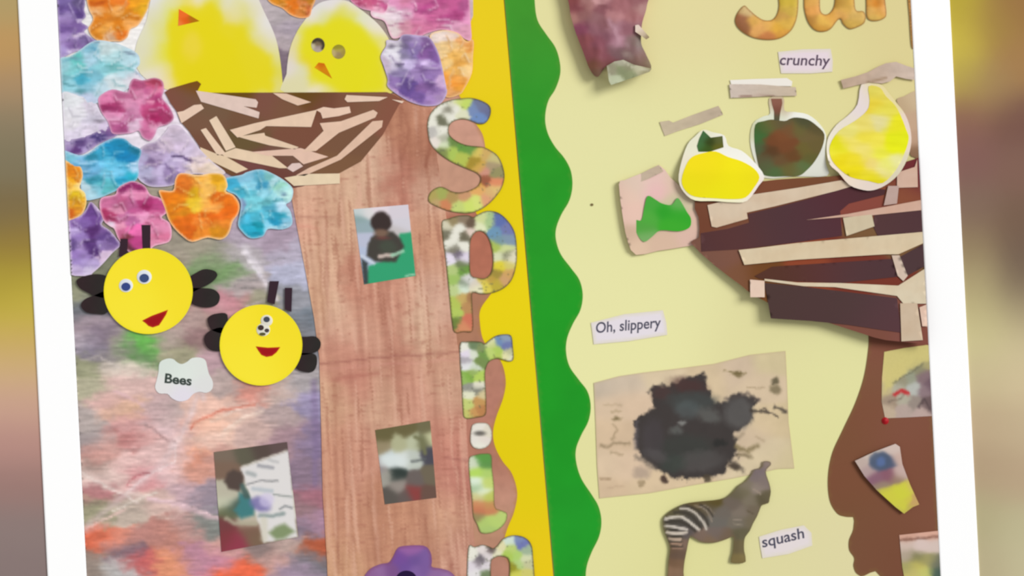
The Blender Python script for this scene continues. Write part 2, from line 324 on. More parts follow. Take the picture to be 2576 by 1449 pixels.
pa = ops(lambda X, Y, E: pa0(X, Y, E) * 1.04 + 6, [
 ('l', [(205, 1190), (275, 1228), (345, 1262)], 5, (238, 214, 206), 3, .9), ('l', [(285, 1288), (345, 1256), (395, 1240)], 5, (226, 210, 196), 3, .8), ('l', [(478, 992), (500, 958), (512, 1000)], 12, (226, 200, 200), 7, .7), ('l', [(530, 1062), (585, 1036), (640, 1012)], 5, (236, 214, 200), 3, .7), ('l', [(562, 1084), (610, 1052), (655, 1034)], 4, (242, 214, 198), 3, .8), ('l', [(215, 1332), (262, 1306), (312, 1284)], 5, (240, 196, 186), 3, .8), ('l', [(318, 1240), (360, 1205), (440, 1160), (442, 1118)], 5, (240, 216, 214), 3, .7), ('l', [(378, 1254), (440, 1262), (502, 1286), (550, 1304)], 4, (246, 210, 214), 3, .8), ('e', 615, 636, 9, 6, 20, (240, 230, 236), 3, .9), ('e', 628, 656, 9, 5, 30, (238, 228, 234), 3, .8), ('e', 652, 690, 10, 5, 40, (226, 216, 230), 3, .8), ('e', 690, 745, 9, 4, 40, (240, 230, 236), 3, .8), ('e', 640, 676, 8, 4, 40, (230, 222, 230), 3, .7), ('l', [(600, 705), (660, 702)], 4, (120, 115, 118), 3, .6), ('l', [(590, 722), (640, 726)], 4, (116, 110, 108), 3, .6), ('l', [(660, 660), (720, 650)], 4, (130, 122, 128), 3, .5), ('l', [(620, 770), (700, 752)], 4, (200, 190, 200), 3, .6), ('l', [(205, 905), (250, 900), (300, 925)], 5, (214, 200, 190), 4, .6),  # pale lines and dabs: highlights of wrinkled cellophane, painted into the colour
 ('l', [(505, 955), (485, 1030), (455, 1100), (430, 1125)], 10, (226, 200, 200), 10, .75), ('l', [(440, 1120), (400, 1175), (340, 1225), (260, 1290), (212, 1330)], 14, (226, 196, 196), 12, .65),
 ('l', [(205, 1190), (260, 1222), (320, 1240), (360, 1250)], 10, (230, 206, 196), 8, .7), ('l', [(376, 1256), (440, 1266), (500, 1290), (550, 1306)], 10, (226, 186, 194), 7, .8), ('l', [(612, 620), (640, 660), (670, 712), (690, 748)], 12, (226, 216, 226), 9, .75),
 ('l', [(365, 1068), (400, 1092), (440, 1112)], 4, (128, 98, 98), 4, .6), ('l', [(480, 1078), (505, 1056), (560, 1032), (640, 1016)], 5, (225, 92, 66), 5, .75), ('l', [(560, 1095), (610, 1055), (660, 1035)], 8, (236, 206, 186), 7, .6),
 ('l', [(495, 1068), (560, 1050), (600, 1045)], 12, (236, 180, 150), 9, .5), ('l', [(470, 1142), (490, 1128), (530, 1140)], 4, (255, 176, 140), 5, .8), ('l', [(290, 985), (330, 1005), (358, 1014)], 8, (228, 180, 190), 6, .6),
 ('l', [(320, 1215), (350, 1195), (380, 1192)], 3, (190, 80, 92), 3, .7), ('l', [(790, 960), (796, 1120), (792, 1220)], 16, (128, 104, 150), 9, .55), ('l', [(220, 1335), (270, 1318)], 12, (232, 160, 150), 8, .6), ('l', [(205, 1262), (250, 1268)], 5, (110, 90, 80), 5, .5)], 5, 14)
def soften(base, a):
    def f(X, Y, E): c = base(X, Y, E); return c * (1 - a) + c.mean(1, keepdims=True) * a
    return f
pa = soften(pa, 0.16)
pa = streak(streak(pa, 40, 5, 0.13, -4, 21), 14, 3, 0.07, -8, 33)
big = sheet('painted_sheet', [(140, Y0), (1190, Y0), (1190, 40), (1100, 260), (760, 430), (860, 700), (880, Y1), (140, Y1)], 2.3, pa, LAM, 5, 0.3,
            h=lambda X, Y, E: 0.10 * fbm(X / 30, Y / 12, 8))
tag(big, 'large sheet of mottled pink, grey and orange finger painting behind the flowers', 'painting')

TC = [(1040, 330, (184, 124, 98)), (1070, 380, (152, 92, 72)), (1000, 300, (172, 112, 88)), (1060, 290, (198, 136, 112)), (950, 420, (206, 162, 138)), (900, 470, (205, 158, 132)), (1000, 440, (172, 104, 88)), (1080, 470, (206, 158, 136)), (760, 490, (206, 158, 132)), (760, 540, (212, 150, 128)), (850, 560, (198, 148, 122)), (800, 650, (206, 156, 130)), (790, 780, (200, 148, 120)), (850, 800, (208, 162, 138)), (900, 740, (188, 124, 104)), (980, 780, (190, 128, 108)), (1080, 600, (196, 138, 112)), (1100, 760, (204, 154, 134)), (1060, 830, (206, 162, 136)), (930, 850, (202, 148, 126)), (850, 900, (190, 126, 108)), (1000, 900, (178, 116, 98)), (1120, 900, (192, 134, 112)), (900, 930, (184, 116, 100)), (830, 1000, (202, 152, 124)), (950, 1000, (196, 146, 122)), (1050, 1000, (198, 138, 118)), (1130, 980, (200, 152, 128)),
      (840, 1150, (196, 136, 112)), (900, 1150, (192, 132, 112)), (1120, 1100, (192, 126, 108)), (1140, 1200, (184, 116, 102)), (1120, 1300, (196, 142, 116)), (850, 1300, (190, 130, 106)), (950, 1320, (180, 122, 98)), (1050, 1330, (186, 128, 104)), (1150, 1400, (182, 124, 106)), (850, 1420, (192, 138, 108)), (990, 1320, (190, 130, 104))]
tp = streak(idw(TC, 3, 26, 40, 2, k=0.5, ay=0.6), 11, 150, 0.13, -4, 11, (0.7, 1.0, 1.05)); tp = streak(tp, 30, 5, 0.06, -6, 12, (0.8, 1, 1.05))
def scratch(base, lx, ly, c, rot, seed, lo=0.32, al=0.6):
    t = math.radians(rot)
    def f(X, Y, E):
        u = X * math.cos(t) + Y * math.sin(t); v = -X * math.sin(t) + Y * math.cos(t)
        k = (al * sstep(lo, lo + 0.25, fbm(u / lx, v / ly, seed)))[:, None]
        return base(X, Y, E) * (1 - k) + np.array(c, float) * k
    return f
tp1 = tp
tp = lambda X, Y, E: np.minimum(tp1(X, Y, E) * np.array((1.03, 1.08, 1.08)), 250)
tp = scratch(tp, 30, 6, (160, 100, 84), -10, 61, 0.36, .38); tp = scratch(tp, 9, 120, (156, 100, 80), -3.5, 63, 0.28, .45); tp = scratch(tp, 10, 150, (226, 180, 156), -4, 65, 0.26, .5)
tp = ops(tp, [('l', [(805, 915), (900, 906), (1000, 896), (1160, 884)], 3, (150, 92, 82), 4, .7), ('l', [(805, 928), (960, 918), (1165, 902)], 5, (214, 152, 138), 5, .4), ('l', [(840, 955), (950, 938)], 8, (165, 98, 86), 8, .5),
  ('l', [(1078, 300), (1082, 370), (1072, 420)], 7, (138, 80, 62), 6, .6), ('l', [(1010, 270), (1030, 330), (1015, 390)], 6, (156, 98, 78), 6, .5), ('l', [(735, 545), (840, 548)], 4, (160, 105, 90), 5, .5), ('l', [(740, 565), (800, 575)], 5, (224, 150, 132), 6, .5),
  ('l', [(797, 560), (805, 680), (815, 820)], 6, (160, 108, 84), 6, .55), ('l', [(815, 560), (822, 700), (835, 840)], 7, (222, 176, 152), 6, .5), ('l', [(842, 960), (846, 1100), (850, 1440)], 7, (165, 110, 88), 8, .5), ('l', [(870, 980), (876, 1200), (885, 1440)], 6, (216, 166, 140), 6, .5), ('l', [(812, 990), (820, 1200), (835, 1440)], 8, (218, 170, 142), 7, .5),
  ('l', [(936, 1180), (944, 1300), (955, 1440)], 6, (216, 168, 146), 6, .5), ('l', [(1120, 1290), (1138, 1400)], 6, (220, 174, 148), 6, .5), ('l', [(1060, 930), (1062, 1000)], 6, (218, 170, 148), 6, .5), ('l', [(1000, 930), (1004, 1030)], 7, (170, 112, 92), 7, .5), ('l', [(1120, 1150), (1190, 1162)], 4, (140, 80, 75), 4, .5)], 4, 18)
trunk = sheet('paper_tree_trunk', [(735, 462), (860, 380), (960, 240), (1060, 225), (1085, 255), (1100, 400), (1125, 560), (1140, 760), (1150, 860), (1168, 960), (1176, 1100), (1186, 1260), (1196, 1400), (1200, Y1), (826, Y1), (822, 1400), (812, 1250), (806, 1000), (803, 900), (790, 800), (768, 680), (745, 560), (732, 490)], 3.35,
              tp, CRAYON, 5, 0.4, h=lambda X, Y, E: 0.12 * fbm(X / 14, Y / 60, 18))
tag(trunk, 'pinkish brown tree trunk of crayon-rubbed paper beside the yellow paper', 'paper tree trunk')

# ------------------------------------------------------------------ crumpled painted flowers
def flower(poly, d, pts, lst, label, edge=None, seed=0, amp=1.0, res=5, name='paper_flower', warp=5, ew=3.0):
    pt = idw(pts, 3.5, warp + 4, 14, seed, k=0.36); pt = ops(pt, lst, 3, 12, seed)
    pt = streak(pt, 24, 5, 0.12, -8, seed + 40)
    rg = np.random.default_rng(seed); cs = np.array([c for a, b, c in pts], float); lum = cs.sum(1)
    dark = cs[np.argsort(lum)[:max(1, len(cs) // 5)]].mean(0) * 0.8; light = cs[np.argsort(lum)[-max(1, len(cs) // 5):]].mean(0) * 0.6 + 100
    A = np.array(poly); cx, cy = A.mean(0); cr = []                    # shaded creases and lit ridges of the crumpled petals, painted into the colour
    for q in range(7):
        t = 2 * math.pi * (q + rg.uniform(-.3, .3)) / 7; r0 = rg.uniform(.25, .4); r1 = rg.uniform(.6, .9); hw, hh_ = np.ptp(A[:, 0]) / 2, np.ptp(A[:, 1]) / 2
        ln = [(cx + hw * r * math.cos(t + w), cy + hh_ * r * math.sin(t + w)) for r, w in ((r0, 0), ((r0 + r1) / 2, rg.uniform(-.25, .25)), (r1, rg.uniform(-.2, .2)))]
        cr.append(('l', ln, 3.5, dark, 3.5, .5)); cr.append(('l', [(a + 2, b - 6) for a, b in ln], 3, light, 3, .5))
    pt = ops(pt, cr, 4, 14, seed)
    if not edge: edge = tuple(np.mean([c for a, b, c in pts], 0) * 0.45 + np.array((236, 228, 240)) * 0.55)
    if edge: pt = edged(pt, edge, ew, 3, .8)
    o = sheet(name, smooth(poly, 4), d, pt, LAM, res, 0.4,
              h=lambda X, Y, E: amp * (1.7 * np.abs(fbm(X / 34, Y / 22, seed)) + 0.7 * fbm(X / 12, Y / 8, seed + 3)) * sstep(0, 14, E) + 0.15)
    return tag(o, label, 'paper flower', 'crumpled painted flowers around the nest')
z1 = Z(0, 0, .207); z2 = Z(300, 0, .207); z3 = Z(700, 0, .207); z4 = Z(100, 180, .207); z6 = Z(100, 330, .2555); z11 = Z(560, 420, .2346); z12 = Z(140, 420, .207); z18 = Z(880, 1340, .1087)
def zp(z, lst): return [(*z((a, b))[0], c) for a, b, c in lst]
def zl(z, pts, w, c, s=3, al=.8): return ('l', z(*pts), w, c, s, al)
def ze(z, x, y, rx, ry, c, s=4, al=.85, rot=0):
    (a, b), = z((x, y)); return ('e', a, b, rx, ry, rot, c, s, al)
PW = (232, 214, 238)
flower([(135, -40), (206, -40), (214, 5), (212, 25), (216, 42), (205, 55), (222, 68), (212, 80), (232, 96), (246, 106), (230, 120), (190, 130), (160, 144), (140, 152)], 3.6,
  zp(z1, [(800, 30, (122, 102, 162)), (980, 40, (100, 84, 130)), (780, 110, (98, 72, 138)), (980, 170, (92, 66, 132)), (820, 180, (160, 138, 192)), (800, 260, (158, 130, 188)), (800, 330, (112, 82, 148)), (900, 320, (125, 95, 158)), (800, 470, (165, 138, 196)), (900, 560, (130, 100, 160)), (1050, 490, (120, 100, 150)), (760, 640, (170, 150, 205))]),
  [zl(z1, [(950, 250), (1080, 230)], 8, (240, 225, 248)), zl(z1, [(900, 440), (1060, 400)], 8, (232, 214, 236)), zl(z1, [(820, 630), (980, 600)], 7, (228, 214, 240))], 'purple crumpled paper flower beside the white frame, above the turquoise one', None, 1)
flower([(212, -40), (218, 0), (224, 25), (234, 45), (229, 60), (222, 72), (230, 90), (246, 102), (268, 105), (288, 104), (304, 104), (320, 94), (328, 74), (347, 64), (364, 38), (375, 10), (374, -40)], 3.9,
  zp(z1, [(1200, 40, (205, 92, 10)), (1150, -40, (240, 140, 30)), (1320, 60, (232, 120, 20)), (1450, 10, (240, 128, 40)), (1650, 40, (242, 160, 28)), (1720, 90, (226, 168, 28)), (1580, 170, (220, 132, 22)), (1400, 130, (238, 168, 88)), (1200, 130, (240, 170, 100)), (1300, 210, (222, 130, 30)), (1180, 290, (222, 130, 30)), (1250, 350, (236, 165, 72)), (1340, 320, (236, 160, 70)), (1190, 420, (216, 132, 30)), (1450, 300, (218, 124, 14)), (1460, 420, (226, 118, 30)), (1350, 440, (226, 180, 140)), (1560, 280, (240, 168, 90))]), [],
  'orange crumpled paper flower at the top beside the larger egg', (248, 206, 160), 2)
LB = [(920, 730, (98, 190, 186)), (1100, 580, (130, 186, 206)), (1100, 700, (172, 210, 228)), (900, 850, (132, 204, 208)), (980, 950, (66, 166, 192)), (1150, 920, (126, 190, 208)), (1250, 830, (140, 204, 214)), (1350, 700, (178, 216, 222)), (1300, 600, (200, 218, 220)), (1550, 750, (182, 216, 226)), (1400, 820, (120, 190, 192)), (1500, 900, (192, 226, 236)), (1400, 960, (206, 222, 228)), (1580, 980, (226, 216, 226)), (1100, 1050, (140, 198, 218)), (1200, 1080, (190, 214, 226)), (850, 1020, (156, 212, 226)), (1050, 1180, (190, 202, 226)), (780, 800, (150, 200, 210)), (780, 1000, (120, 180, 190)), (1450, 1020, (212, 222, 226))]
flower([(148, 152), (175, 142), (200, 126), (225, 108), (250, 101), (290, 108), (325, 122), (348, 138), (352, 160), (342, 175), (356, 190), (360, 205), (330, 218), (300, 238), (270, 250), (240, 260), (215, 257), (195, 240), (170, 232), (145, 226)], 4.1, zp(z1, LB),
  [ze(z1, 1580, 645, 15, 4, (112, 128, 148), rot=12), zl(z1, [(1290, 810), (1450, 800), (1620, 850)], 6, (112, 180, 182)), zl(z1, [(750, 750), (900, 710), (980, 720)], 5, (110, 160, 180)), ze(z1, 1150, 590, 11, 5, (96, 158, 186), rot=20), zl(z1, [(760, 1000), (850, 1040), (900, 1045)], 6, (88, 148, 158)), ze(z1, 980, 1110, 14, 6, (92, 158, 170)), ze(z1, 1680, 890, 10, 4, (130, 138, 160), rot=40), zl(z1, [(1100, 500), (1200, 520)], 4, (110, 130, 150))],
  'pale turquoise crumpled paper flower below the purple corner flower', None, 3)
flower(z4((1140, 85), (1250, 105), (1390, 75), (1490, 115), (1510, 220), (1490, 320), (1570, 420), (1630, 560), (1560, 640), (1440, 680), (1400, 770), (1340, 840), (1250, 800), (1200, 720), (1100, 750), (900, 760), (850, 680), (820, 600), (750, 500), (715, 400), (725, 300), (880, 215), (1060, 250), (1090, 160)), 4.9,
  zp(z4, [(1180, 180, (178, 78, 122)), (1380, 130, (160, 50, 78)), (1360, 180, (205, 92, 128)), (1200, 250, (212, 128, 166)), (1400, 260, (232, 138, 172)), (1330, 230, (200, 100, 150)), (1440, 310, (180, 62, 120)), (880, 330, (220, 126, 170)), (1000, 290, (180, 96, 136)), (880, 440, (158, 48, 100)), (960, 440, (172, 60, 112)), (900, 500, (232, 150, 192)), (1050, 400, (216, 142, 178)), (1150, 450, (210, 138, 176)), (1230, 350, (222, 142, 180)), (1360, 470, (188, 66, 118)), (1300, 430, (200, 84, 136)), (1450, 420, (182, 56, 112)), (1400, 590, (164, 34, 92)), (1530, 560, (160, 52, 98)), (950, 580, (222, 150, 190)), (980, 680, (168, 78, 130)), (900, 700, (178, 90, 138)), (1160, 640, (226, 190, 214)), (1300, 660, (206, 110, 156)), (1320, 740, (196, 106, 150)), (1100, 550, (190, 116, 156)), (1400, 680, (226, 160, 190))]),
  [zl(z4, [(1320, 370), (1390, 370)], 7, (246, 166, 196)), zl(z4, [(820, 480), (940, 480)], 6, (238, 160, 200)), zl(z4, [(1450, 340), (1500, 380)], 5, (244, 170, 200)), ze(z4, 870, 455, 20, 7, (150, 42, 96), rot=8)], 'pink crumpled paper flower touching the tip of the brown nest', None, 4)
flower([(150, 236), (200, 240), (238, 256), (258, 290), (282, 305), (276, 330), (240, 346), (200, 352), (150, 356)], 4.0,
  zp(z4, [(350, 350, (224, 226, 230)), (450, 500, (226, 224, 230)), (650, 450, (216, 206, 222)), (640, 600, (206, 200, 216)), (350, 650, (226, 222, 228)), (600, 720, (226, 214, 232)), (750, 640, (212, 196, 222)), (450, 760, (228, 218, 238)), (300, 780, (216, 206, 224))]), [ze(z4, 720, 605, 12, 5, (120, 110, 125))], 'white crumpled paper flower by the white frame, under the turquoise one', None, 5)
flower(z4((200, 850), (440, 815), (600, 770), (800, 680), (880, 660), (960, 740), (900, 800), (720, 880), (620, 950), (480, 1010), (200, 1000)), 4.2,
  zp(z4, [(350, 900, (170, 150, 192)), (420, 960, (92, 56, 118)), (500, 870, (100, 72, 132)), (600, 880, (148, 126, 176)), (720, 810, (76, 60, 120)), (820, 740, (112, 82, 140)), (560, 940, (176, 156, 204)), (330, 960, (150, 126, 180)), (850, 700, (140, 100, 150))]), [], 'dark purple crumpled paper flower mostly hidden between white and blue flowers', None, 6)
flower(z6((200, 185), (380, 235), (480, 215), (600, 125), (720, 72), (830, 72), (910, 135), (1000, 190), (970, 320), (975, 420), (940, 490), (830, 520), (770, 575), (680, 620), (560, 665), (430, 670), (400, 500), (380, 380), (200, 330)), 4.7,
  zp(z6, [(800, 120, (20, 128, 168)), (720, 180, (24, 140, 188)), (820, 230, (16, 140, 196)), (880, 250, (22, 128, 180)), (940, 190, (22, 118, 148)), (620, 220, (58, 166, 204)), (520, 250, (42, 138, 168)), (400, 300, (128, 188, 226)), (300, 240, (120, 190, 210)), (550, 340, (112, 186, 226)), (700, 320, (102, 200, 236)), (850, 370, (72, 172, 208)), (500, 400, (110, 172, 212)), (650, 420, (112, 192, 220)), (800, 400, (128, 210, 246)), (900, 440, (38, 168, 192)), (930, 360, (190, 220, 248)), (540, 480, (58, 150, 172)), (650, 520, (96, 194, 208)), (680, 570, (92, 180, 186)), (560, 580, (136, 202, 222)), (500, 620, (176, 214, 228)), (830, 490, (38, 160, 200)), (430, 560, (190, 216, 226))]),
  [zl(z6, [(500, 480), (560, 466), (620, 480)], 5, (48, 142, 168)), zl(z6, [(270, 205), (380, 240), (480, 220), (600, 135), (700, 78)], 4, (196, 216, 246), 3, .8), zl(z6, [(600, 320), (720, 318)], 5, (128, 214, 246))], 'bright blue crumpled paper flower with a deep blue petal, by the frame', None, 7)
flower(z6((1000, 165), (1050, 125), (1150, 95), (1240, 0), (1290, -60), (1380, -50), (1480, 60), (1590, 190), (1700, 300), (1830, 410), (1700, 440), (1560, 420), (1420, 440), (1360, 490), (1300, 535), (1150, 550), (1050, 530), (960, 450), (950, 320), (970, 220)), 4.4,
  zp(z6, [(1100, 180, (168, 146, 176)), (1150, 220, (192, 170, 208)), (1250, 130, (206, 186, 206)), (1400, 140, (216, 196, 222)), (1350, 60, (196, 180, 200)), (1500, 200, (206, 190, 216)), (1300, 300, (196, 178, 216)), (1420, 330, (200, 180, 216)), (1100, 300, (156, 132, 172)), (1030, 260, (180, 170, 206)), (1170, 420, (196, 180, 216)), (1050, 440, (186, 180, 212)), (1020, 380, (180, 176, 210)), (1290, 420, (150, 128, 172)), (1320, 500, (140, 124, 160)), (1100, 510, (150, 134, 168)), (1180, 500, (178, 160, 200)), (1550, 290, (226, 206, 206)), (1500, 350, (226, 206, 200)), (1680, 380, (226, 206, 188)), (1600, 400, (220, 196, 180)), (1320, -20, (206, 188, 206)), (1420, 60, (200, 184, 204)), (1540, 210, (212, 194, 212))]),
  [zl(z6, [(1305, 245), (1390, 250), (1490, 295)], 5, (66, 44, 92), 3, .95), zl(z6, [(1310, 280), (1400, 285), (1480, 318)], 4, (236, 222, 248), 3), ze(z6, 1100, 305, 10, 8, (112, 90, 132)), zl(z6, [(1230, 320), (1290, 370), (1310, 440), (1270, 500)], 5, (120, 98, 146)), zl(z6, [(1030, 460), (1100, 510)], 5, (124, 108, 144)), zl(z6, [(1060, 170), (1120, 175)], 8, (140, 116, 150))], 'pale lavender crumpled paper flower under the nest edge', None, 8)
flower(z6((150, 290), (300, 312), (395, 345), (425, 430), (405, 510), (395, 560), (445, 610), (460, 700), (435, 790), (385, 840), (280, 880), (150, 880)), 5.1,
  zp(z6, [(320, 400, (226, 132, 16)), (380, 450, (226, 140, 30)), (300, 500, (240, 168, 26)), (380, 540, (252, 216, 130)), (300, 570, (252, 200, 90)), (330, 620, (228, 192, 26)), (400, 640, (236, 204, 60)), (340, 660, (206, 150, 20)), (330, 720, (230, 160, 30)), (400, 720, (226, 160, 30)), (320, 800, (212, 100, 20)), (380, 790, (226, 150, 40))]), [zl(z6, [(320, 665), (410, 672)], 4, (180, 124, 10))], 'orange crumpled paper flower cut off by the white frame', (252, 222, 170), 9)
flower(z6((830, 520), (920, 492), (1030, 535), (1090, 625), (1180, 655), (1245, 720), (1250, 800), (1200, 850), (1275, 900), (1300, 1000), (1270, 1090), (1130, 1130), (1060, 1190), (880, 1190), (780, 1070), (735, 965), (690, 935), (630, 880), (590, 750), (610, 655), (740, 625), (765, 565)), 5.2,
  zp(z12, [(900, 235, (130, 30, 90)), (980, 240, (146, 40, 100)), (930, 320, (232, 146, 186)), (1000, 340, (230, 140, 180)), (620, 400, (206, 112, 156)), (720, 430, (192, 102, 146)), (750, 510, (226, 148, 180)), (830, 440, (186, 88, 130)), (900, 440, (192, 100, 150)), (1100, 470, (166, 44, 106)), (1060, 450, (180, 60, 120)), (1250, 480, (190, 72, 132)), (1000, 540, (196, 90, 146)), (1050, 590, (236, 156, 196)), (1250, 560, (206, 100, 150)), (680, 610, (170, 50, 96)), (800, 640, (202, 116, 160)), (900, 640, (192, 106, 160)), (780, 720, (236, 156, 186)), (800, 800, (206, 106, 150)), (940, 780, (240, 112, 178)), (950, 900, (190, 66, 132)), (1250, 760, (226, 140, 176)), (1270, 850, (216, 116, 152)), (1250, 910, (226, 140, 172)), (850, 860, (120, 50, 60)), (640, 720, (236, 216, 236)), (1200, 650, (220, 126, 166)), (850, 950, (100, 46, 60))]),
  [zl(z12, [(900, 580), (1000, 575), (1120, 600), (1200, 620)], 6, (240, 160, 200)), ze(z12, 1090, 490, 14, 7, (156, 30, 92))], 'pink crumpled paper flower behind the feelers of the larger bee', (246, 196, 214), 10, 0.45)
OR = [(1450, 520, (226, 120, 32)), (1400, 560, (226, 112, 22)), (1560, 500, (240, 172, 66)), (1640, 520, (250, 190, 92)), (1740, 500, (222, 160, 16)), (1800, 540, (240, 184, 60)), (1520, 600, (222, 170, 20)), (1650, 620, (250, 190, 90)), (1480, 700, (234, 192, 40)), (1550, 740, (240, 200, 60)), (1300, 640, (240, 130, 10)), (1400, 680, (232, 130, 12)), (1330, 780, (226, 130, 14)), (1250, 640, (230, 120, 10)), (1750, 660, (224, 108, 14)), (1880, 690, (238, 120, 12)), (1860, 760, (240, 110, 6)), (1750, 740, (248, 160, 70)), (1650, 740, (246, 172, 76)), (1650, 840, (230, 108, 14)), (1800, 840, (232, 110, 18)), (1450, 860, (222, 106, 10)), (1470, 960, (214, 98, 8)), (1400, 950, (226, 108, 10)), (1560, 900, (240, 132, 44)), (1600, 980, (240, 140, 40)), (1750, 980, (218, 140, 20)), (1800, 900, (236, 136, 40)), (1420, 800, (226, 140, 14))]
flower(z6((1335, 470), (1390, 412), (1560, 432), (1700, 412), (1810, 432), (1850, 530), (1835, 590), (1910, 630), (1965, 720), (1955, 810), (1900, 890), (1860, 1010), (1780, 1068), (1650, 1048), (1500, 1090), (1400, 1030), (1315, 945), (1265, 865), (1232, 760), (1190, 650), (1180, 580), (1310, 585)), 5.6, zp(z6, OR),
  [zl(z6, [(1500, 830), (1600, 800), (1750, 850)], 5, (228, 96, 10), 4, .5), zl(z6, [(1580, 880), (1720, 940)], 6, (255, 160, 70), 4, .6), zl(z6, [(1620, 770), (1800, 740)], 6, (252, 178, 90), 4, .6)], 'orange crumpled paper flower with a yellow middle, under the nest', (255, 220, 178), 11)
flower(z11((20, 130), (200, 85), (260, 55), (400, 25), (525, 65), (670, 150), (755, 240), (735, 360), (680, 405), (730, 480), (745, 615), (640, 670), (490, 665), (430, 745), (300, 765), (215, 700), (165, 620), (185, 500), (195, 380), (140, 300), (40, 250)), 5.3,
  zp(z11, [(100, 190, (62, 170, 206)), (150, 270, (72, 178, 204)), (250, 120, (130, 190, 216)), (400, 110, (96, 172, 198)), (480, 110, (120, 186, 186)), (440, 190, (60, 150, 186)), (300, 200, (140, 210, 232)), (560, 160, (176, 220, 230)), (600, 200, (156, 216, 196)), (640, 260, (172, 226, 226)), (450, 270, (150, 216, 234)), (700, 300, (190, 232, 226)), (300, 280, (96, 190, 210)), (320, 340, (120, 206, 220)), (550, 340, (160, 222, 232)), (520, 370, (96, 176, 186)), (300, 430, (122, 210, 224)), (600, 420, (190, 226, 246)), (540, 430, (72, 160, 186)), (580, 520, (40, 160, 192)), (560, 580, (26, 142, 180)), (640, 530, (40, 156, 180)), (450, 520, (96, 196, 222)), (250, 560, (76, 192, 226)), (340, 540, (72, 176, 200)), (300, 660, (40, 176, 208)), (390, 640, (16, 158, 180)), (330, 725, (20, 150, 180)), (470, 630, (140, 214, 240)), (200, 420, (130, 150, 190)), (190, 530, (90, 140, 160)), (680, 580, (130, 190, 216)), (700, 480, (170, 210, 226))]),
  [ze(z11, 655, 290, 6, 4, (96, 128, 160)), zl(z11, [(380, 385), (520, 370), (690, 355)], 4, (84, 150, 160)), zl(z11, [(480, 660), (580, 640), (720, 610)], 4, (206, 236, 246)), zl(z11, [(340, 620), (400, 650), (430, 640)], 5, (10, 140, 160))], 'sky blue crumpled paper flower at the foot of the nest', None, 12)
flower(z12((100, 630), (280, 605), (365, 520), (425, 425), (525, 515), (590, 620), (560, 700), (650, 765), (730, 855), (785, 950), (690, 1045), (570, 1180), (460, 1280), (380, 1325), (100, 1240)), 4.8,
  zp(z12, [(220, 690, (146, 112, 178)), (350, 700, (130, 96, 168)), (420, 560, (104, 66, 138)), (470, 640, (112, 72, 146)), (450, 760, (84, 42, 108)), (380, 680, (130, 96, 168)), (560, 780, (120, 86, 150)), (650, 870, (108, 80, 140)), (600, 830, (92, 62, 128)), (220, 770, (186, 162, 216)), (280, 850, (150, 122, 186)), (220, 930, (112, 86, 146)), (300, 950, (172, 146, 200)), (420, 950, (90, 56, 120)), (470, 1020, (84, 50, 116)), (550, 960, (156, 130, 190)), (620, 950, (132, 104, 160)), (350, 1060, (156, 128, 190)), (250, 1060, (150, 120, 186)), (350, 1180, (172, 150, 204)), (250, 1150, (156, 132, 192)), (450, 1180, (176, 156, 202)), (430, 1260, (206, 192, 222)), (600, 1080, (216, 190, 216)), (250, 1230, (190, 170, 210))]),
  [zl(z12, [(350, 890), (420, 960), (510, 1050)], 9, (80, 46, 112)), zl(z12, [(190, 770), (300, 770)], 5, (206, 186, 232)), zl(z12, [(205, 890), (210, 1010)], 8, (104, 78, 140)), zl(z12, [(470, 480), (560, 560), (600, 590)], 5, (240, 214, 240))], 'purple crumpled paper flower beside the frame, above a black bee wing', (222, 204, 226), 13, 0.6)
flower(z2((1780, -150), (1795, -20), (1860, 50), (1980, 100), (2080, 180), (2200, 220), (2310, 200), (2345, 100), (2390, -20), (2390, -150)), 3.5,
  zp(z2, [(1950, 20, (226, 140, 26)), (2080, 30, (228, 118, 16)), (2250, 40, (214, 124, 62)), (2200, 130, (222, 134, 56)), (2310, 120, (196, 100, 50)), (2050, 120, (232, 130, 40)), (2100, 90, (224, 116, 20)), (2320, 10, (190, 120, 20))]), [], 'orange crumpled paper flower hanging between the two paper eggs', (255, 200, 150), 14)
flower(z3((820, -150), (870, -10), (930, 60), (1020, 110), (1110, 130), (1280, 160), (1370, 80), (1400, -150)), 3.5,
  zp(z3, [(960, 20, (196, 80, 120)), (1000, 80, (172, 68, 108)), (1100, 40, (202, 92, 130)), (1200, 30, (198, 86, 130)), (1280, 60, (196, 90, 140)), (1200, 100, (240, 176, 200)), (1100, 90, (216, 130, 160)), (1330, 20, (226, 156, 190))]), [], 'small pink crumpled paper flower over the smaller egg', None, 15)
